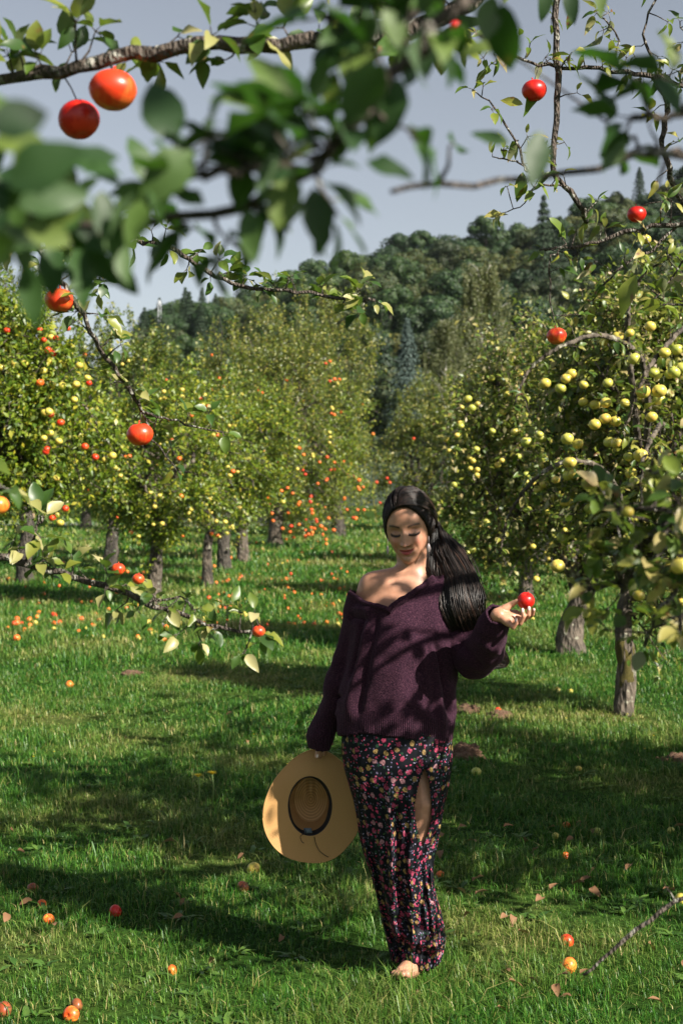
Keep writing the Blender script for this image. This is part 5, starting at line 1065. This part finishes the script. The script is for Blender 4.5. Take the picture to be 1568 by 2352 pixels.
# --- skirt with the side slit
rows = [(1640, 800, 1030), (1690, 784, 1038), (1730, 784, 1040), (1765, 790, 1037), (1800, 799, 1031), (1840, 810, 1024), (1880, 819, 1015), (1930, 829, 1004), (1965, 838, 995), (2010, 850, 995), (2050, 860, 1003), (2090, 871, 1012), (2130, 882, 1019), (2160, 889, 1022), (2190, 894, 1020), (2208, 897, 1012)]
rw = np.array(rows, float); vs = np.linspace(1640, 2208, 220); Lf = np.interp(vs, rw[:, 0], rw[:, 1]); Rt = np.interp(vs, rw[:, 0], rw[:, 2])
k_ = np.ones(9) / 9; Lf = np.convolve(np.pad(Lf, 4, 'edge'), k_, 'valid'); Rt = np.convolve(np.pad(Rt, 4, 'edge'), k_, 'valid')
NS = 260; th = np.linspace(0, 2 * np.pi, NS, endpoint=False); SV = np.zeros((len(vs), NS, 3)); UVs = np.zeros((len(vs), NS, 2))
for i, (v0, l, r_) in enumerate(zip(vs, Lf, Rt)):
    t = (v0 - 1690) / 510; a, b_ = W(l, v0), W(r_, v0); cx = (a[0] + b_[0]) / 2; rx = (b_[0] - a[0]) / 2; ry = np.interp(t, [-.1, 0, .3, .7, 1], [.135, .14, .125, .11, .105]); lean = np.interp(t, [0, .5, 1], [.01, -.01, .03])
    y = np.where(np.sin(th) < 0, ry, ry * 1.25) * np.sin(th); x = rx * np.cos(th)
    x0 = cx + x; uu = 784 + x0 * PXM; amp = sm(-.05, .5, t)
    fld = 0
    for (fa, fb, wd, am) in (((905, 1860), (925, 2180), 9, -.016), ((890, 1800), (905, 2150), 8, .018), ((935, 1800), (945, 2200), 8, .016), ((820, 1880), (900, 2190), 8, .014), ((855, 1960), (915, 2200), 8, -.020), ((1000, 1900), (965, 2060), 7, -.016), ((985, 1990), (1000, 2180), 8, .014), ((965, 1990), (962, 2120), 7, -.014)):
        sl_ = (fb[0] - fa[0]) / (fb[1] - fa[1]); fu = fa[0] + sl_ * (v0 - fa[1]); tt = (v0 - fa[1]) / (fb[1] - fa[1]); fld = fld + am * np.exp(-((uu - fu) / wd) ** 2) * np.clip(min((tt + .12) / .2, (1.15 - tt) / .2), 0, 1)
    # swags where the cloth is caught above the hem
    for (c0, d0, am) in ((2150, 0, .016), (2178, 1, -.014), (2120, 2, -.010)):
        cv = c0 + 34 * np.sin(np.clip((uu - 900) / 115, 0, 1) * 1.7) - 30; fld = fld + am * np.exp(-((v0 - cv) / 8) ** 2) * (uu > 895) * (uu < 1022)
    fr_ = (np.sin(th) < .15)
    y = y - fld * fr_ - .004 * np.sin(th * 23 + v0 * .01) * amp * (1 + 0 * x) - .30 * fld * (~fr_)
    x0 = x0 + .003 * amp * np.sin(v0 * .03 + th * 3)
    hem = -6 * math.exp(-((v0 - 2208) / 30) ** 2) * np.sin((uu - 895) / 18)
    z0 = a[2] - hem / PXM
    SV[i] = np.stack([x0, YW + lean + y, np.broadcast_to(z0, (NS,))], 1)
d_ = np.linalg.norm(np.diff(np.concatenate([SV, SV[:, :1]], 1), axis=1), axis=2); arc = np.cumsum(d_, 1) ; mid = arc[:, [int(NS * .75)]]
UVs[..., 0] = (arc - mid) * (1 / (.6 + .4 * arc[:, -1:] / arc[40, -1])) ; UVs[..., 1] = np.concatenate([[0], np.cumsum(np.linalg.norm(np.diff(SV[:, int(NS * .75)], axis=0), axis=1))])[:, None] * -1 + 2
# slit outline in the picture
slv = [1767, 1800, 1849, 1880, 1914, 1949]; sll = [974, 962, 952, 953, 960, 970]; slr = [977, 987, 992, 991, 984, 971]
i = np.arange(len(vs) - 1)[:, None] * NS; j = np.arange(NS)[None]; j2 = (j + 1) % NS; q = np.stack([i + j, i + NS + j, i + NS + j2, i + j2], -1).reshape(-1, 4)
SVf = SV.reshape(-1, 3); cen = SVf[q].mean(1); cu = 784 + cen[:, 0] * F / cen[:, 1]; cv = 1130 - (cen[:, 2] - CH) * F / cen[:, 1]
ins = (cv > 1767) & (cv < 1949) & (cu > np.interp(cv, slv, sll)) & (cu < np.interp(cv, slv, slr)) & (cen[:, 1] < YW)
q = q[~ins]; kb = MB(); kb.add(SVf, q, UVs.reshape(-1, 2)); sk = kid(kb, 'skirt', M['floral']); s1 = sk.modifiers.new('thick', 'SOLIDIFY'); s1.thickness = .0022

# --- hair: a solid mass with thousands of strands over it
hb = MB()
def capfn(V, d):
    p = headfn(V, d) ; face = (p[:, 1] < .004 + .01) & ((p[:, 0] / .067) ** 2 + ((p[:, 2] + .022) / .098) ** 2 < 1) | (p[:, 2] < -.075) & (p[:, 1] < .03)
    p = p * [1.045, 1.06, 1.045] + [0, .004, .002]; p[face] = p[face] * .86; p[d[:, 2] < -.55] *= .8; return toW(p)
ball(hb, (0, 0, 0), (1, 1, 1), 110, 90, fn=capfn)
path = smooth_path([(955, 1175, .09, .058), (983, 1222, .07, .062), (1011, 1276, .045, .060), (1041, 1330, -.01, .058), (1055, 1385, -.065, .062), (1072, 1430, -.055, .050), (1092, 1470, .03, .045), (1120, 1500, .05, .040), (1148, 1515, .06, .026), (1166, 1526, .06, .008)], 44)
pc = np.array([W(a, b_, c_) for a, b_, c_, _ in path]); pr_ = path[:, 3]
hm = MB()
for a in range(43): capsule(hm, pc[a] , pr_[a] * .50, pc[a + 1], pr_[a + 1] * .50, 12) if a % 2 == 0 or True else None
mm = evaluated(hm, .009, 4, .5, 'hm'); hv = getv(mm); fcs = np.array([list(p.vertices) for p in mm.polygons if len(p.vertices) == 4]); hb.add(hv, fcs); bpy.data.meshes.remove(mm)
tg = np.gradient(pc, axis=0); tg = nrm(tg); sA = nrm(np.cross(tg, [0, -1, 0])); sB = np.cross(tg, sA)
NSTR = 6600
NCL = 150; CL = [dict(fa=rng.uniform(-1.75, 1.95), pt=rng.random() ** .8, g=rng.random(3), m=rng.random(2), ang=rng.random() * 6.283, rad=math.sqrt(rng.random()) * 1.05, i0=9 + rng.integers(0, 6), st=43 - int(rng.random() ** 1.5 * 9), ph=rng.random() * 6, am=rng.uniform(.04, .20)) for _ in range(NCL)]
for k in range(NSTR):
    cl = CL[k % NCL]; j_ = lambda q: rng.normal(0, q); hl_ = (k % NCL) % 5 < 2
    if hl_: fa = float(np.clip(cl['fa'] + j_(.07), -1.8, 2.0)); rx_ = .067 * math.sin(fa) / .0735; rz_ = (-.022 + .099 * math.cos(fa)) / .113; rt_ = np.array([rx_, -math.sqrt(max(.02, 1 - min(.98, rx_ ** 2 + rz_ ** 2))), rz_])
    else: pt_ = float(np.clip(cl['pt'] + j_(.04), 0, 1)); rt_ = nrm(np.array([-.26 + .12 * pt_ + j_(.02), -.72 + 1.25 * pt_, .70 + .25 * pt_])); fa = -1 if cl['g'][2] < .3 else 1
    gat = nrm(np.array([.93, .35 + .4 * cl['g'][0] + j_(.04), -.38 + .35 * cl['g'][1] + j_(.04)]))
    if fa > -.45: midd = nrm(np.array([.95 + j_(.03), -.25 + .75 * cl['m'][0] + .3 * rt_[1] + j_(.05), .70])) * (.75 if hl_ else .9)
    else: midd = nrm(rt_ * .3 + np.array([-.25, .85, .50]))
    t = np.linspace(0, 1, 9)[:, None]; dd = nrm((1 - t) ** 2 * rt_ + 2 * t * (1 - t) * midd + t ** 2 * gat)
    lift = (1.0 + .07 * sm(0, .25, t)) + .15 * np.clip(dd[:, [0]], 0, 1) ** 2 * sm(.1, .6, t) * (.3 + .7 * cl['m'][1]) + .03 * rng.random() * sm(0, .2, t) + .02 * cl['g'][2] * sm(0, .3, t)
    loc = dd * [.0735 * 1.05, .098 * 1.06, .113 * 1.035] * lift + [0, .004, .002]
    sc = toW(loc)
    cx_, cy_ = cl['rad'] * math.cos(cl['ang']) + j_(.10), cl['rad'] * math.sin(cl['ang']) + j_(.10); ang = math.atan2(cy_, cx_); rad = math.hypot(cx_, cy_) + (.35 * rng.random() if k % 30 == 0 else 0); i0 = cl['i0']; st_ = min(43, max(30, cl['st'] + rng.integers(-2, 2)))
    idx = np.arange(i0, st_ + 1, 2); ph = cl['ph'] + rng.normal(0, .25)
    rr = pr_[idx] * (rad + cl['am'] * np.sin(idx * .22 + ph)) + .002
    A_ = ang + 1.6 * cl['am'] * np.sin(idx * .12 + ph)
    bd = pc[idx] + sA[idx] * (rr * 1.08 * np.cos(A_))[:, None] + sB[idx] * (rr * .62 * np.sin(A_))[:, None]
    sc = sc + rng.normal(0, .0012, sc.shape); pt = np.concatenate([sc, bd]); n_ = len(pt); m2 = 40; pt = smooth_path(pt, 30)
    tube(hb, pt, np.concatenate([np.full(4, .0008), np.full(20, .0013), np.linspace(.0012, .0003, 6)]) * rng.uniform(.6, 1.25), 3)
hmesh = hb.mesh('hair'); hv = getv(hmesh)
hx_ = adopt(hmesh, 'hair', M['hair'], WR)

# --- earrings
for (u, v0, dy, wd, ln, th_) in ((984, 1247, -.045, .008, .034, .25), (890, 1252, -.035, .005, .032, -.1)):
    eb = MB(); a = W(u, v0, dy); tube(eb, [a + [0, 0, .022], a], .0008, 5)
    o_ = [(0, 0), (.6, -.25), (1, -.55), (.5, -.85), (-.15, -1), (-.7, -.75), (-.9, -.45), (-.5, -.18)]
    F0 = np.array([[a[0] + x_ * wd, a[1] - .001 + .3 * x_ * wd, a[2] + z_ * ln] for x_, z_ in o_]); B0 = F0 + [0, .002, 0]
    n_ = len(o_); eb.add(np.vstack([F0, B0]), [np.arange(n_)[None], (np.arange(n_)[::-1] + n_)[None], np.array([[i_, i_ + n_, (i_ + 1) % n_ + n_, (i_ + 1) % n_] for i_ in range(n_)])])
    e_ = kid(eb, 'earring', M['pearl'])

# --- apple in the hand
ha = apple(tuple(APC), APR, 'deepred', None, 'glossy red apple held up in the raised fingers of the woman', 'apple', None, 'apple'); ha.rotation_euler = (R(25), R(8), 0); ha.scale = (APR * 1.0, APR, APR * 1.12)

# --- straw hat, underside to the viewer
HA = W(712, 1851, .125); hat = empty('straw_hat', HA, 'tan woven straw hat held by its brim, underside and black inner band showing', 'hat')
ol = [(726, 1721.7), (690, 1735), (655, 1764), (632, 1790), (615, 1823), (605, 1861), (606, 1895), (617, 1925), (636, 1951), (660, 1968), (703, 1979.5), (745, 1979), (775, 1965), (798, 1940), (818, 1912), (826, 1880), (824, 1850), (817, 1815), (803, 1777), (785, 1752), (760, 1733)]
oc = np.array([[(u - 784) / F * (YW + .125) - HA[0], W(u, v0, .125)[2] - HA[2]] for u, v0 in ol]); oc = np.vstack([oc, oc[:1]])
ang_o = np.unwrap(np.arctan2(oc[:, 1], oc[:, 0])); rad_o = np.hypot(oc[:, 0], oc[:, 1]); NH = 160
T_ = np.linspace(0, 2 * np.pi, NH, endpoint=False); a0 = ang_o[0]; Ro = np.interp(T_, (ang_o - a0)[:len(ang_o)], rad_o) if ang_o[-1] > ang_o[0] else np.interp(T_, (a0 - ang_o), rad_o); sgn = 1 if ang_o[-1] > ang_o[0] else -1
TH = a0 + sgn * T_
Ro = np.convolve(np.concatenate([Ro[-3:], Ro, Ro[:3]]), np.ones(7) / 7, 'valid')
ri = np.array([.0760, .1030]); Ri = 1 / np.sqrt((np.cos(TH) / ri[0]) ** 2 + (np.sin(TH) / ri[1]) ** 2)
def hatring(f, r, dy): return np.stack([r * np.cos(TH) , np.full(NH, dy) if np.ndim(dy) == 0 else dy, r * np.sin(TH)], 1)
rings = []; uvv = []
NB = 26
for k in range(NB + 1):
    f = k / NB; r = Ro * (1 - f) + Ri * f; up = -.045 * (1 - f) ** 1.5 * (np.cos(TH) ** 2) * .55 + .010 * (1 - f) ** 2 * np.sin(TH) + .012 * (1 - f) - .004
    rings.append(hatring(f, r, up)); uvv.append(np.stack([T_ / 6.283, np.full(NH, .25 * (1 - f) + .1)], 1))
NCc = 30
for k in range(1, NCc + 1):
    f = k / NCc; dep = .115; 
    if f < .6: g_ = f / .6; r = Ri * (1 - .22 * g_); dy = .11 * g_ + 0 * TH
    else:
        g_ = (f - .6) / .4; r = Ri * .78 * (1 - g_) + .0005; dy = .11 + .012 * math.sin(g_ * 1.57) + 0 * TH
    x_, z_ = r * np.cos(TH), r * np.sin(TH)
    pin = -.040 * np.exp(-((z_ - .045) / .035) ** 2) * sm(.015, .045, np.abs(x_)) * sm(.3, 1, f * np.ones(NH)) - .040 * np.exp(-(x_ / .020) ** 2) * sm(-.05, .07, z_) * sm(.55, .9, f * np.ones(NH))
    rings.append(np.stack([x_, dy + pin, z_], 1)); uvv.append(np.stack([T_ / 6.283, np.full(NH, .1 - .1 * f)], 1))
RV = np.array(rings).reshape(-1, 3); n_ = len(rings); i = np.arange(n_ - 1)[:, None] * NH; j = np.arange(NH)[None]; j2 = (j + 1) % NH
hbm = MB(); hbm.add(RV, np.stack([i + j, i + j2, i + NH + j2, i + NH + j], -1).reshape(-1, 4), np.concatenate(uvv))
def hk(mb, name, mat): o = mb.build(name, mat); o.parent = hat; return o
bo = hk(hbm, 'brim_and_crown', M['straw']); s1 = bo.modifiers.new('thick', 'SOLIDIFY'); s1.thickness = .003
rim = MB(); tube(rim, np.vstack([rings[0], rings[0][:1]]), .0022, 6); hk(rim, 'brim_edge', M['straw'])
bn = MB(); thk = .9 + .5 * sm(-.2, 1, np.cos(TH))
B1 = np.stack([Ri * .985 * np.cos(TH), -.002 + 0 * TH, Ri * .985 * np.sin(TH)], 1); B2 = np.stack([Ri * (.93 - .09 * sm(-.6, .9, np.cos(TH)) + .015 * np.sin(TH * 5)) * np.cos(TH), .018 + 0 * TH, Ri * (.93 - .09 * sm(-.6, .9, np.cos(TH)) + .015 * np.sin(TH * 5)) * np.sin(TH)], 1); B3 = B1 + [0, .03, 0]
bn.add(np.vstack([B1, B2, B3 * [.97, 1, .97]]), np.concatenate([np.stack([j[0], j2[0], NH + j2[0], NH + j[0]], 1), np.stack([NH + j[0], NH + j2[0], 2 * NH + j2[0], 2 * NH + j[0]], 1)])); tube(bn, np.vstack([B1, B1[:1]]), .0022, 6); hk(bn, 'inner_band', M['black'])
hl = lambda u, v0, dy=0: np.array([(u - 712) / F * (YW + .125), dy, -(v0 - 1851) / F * (YW + .125)])
tgm = MB(); q0 = [hl(697, 1903, .004), hl(715, 1903, .004), hl(717, 1914, .0), hl(700, 1915, .0)]; tgm.add(np.array(q0 + [x_ + [0, .0015, 0] for x_ in q0]), np.array([[0, 1, 2, 3], [7, 6, 5, 4], [0, 4, 5, 1], [1, 5, 6, 2], [2, 6, 7, 3], [3, 7, 4, 0]])); hk(tgm, 'size_tag', M['tagmat'])
for pts in ([(697, 1913), (690, 1921), (693, 1932), (698, 1936)], [(722, 1921), (725, 1936), (733, 1953), (745, 1963), (754, 1968)], [(694, 1908), (700, 1904), (702, 1913), (692, 1917)]):
    cm = MB(); tube(cm, smooth_path([tuple(hl(a, b_, -.008)) for a, b_ in pts], 16), .0012, 6); hk(cm, 'cord', M['black'])

# ------------------------------------------------------------------ thin autumn air
hzm = bpy.data.materials.new('thin_haze'); hzm.use_nodes = True; ht = hzm.node_tree; ht.nodes.remove(ht.nodes['Principled BSDF'])
pv = ht.nodes.new('ShaderNodeVolumePrincipled'); pv.inputs['Color'].default_value = (.72, .82, .95, 1); pv.inputs['Density'].default_value = .00004; ht.links.new(pv.outputs[0], ht.nodes['Material Output'].inputs['Volume'])
hb_ = MB(); X0, X1, Y0_, Y1_, Z0, Z1 = -260, 300, -70, 520, -3, 95
hb_.add([(x, y, z) for z in (Z0, Z1) for y in (Y0_, Y1_) for x in (X0, X1)], np.array([[0, 2, 3, 1], [4, 5, 7, 6], [0, 1, 5, 4], [2, 6, 7, 3], [0, 4, 6, 2], [1, 3, 7, 5]]))
tag(hb_.build('haze', hzm, smooth=False), 'thin pale air between the orchard and the hill', 'haze', kind='stuff')
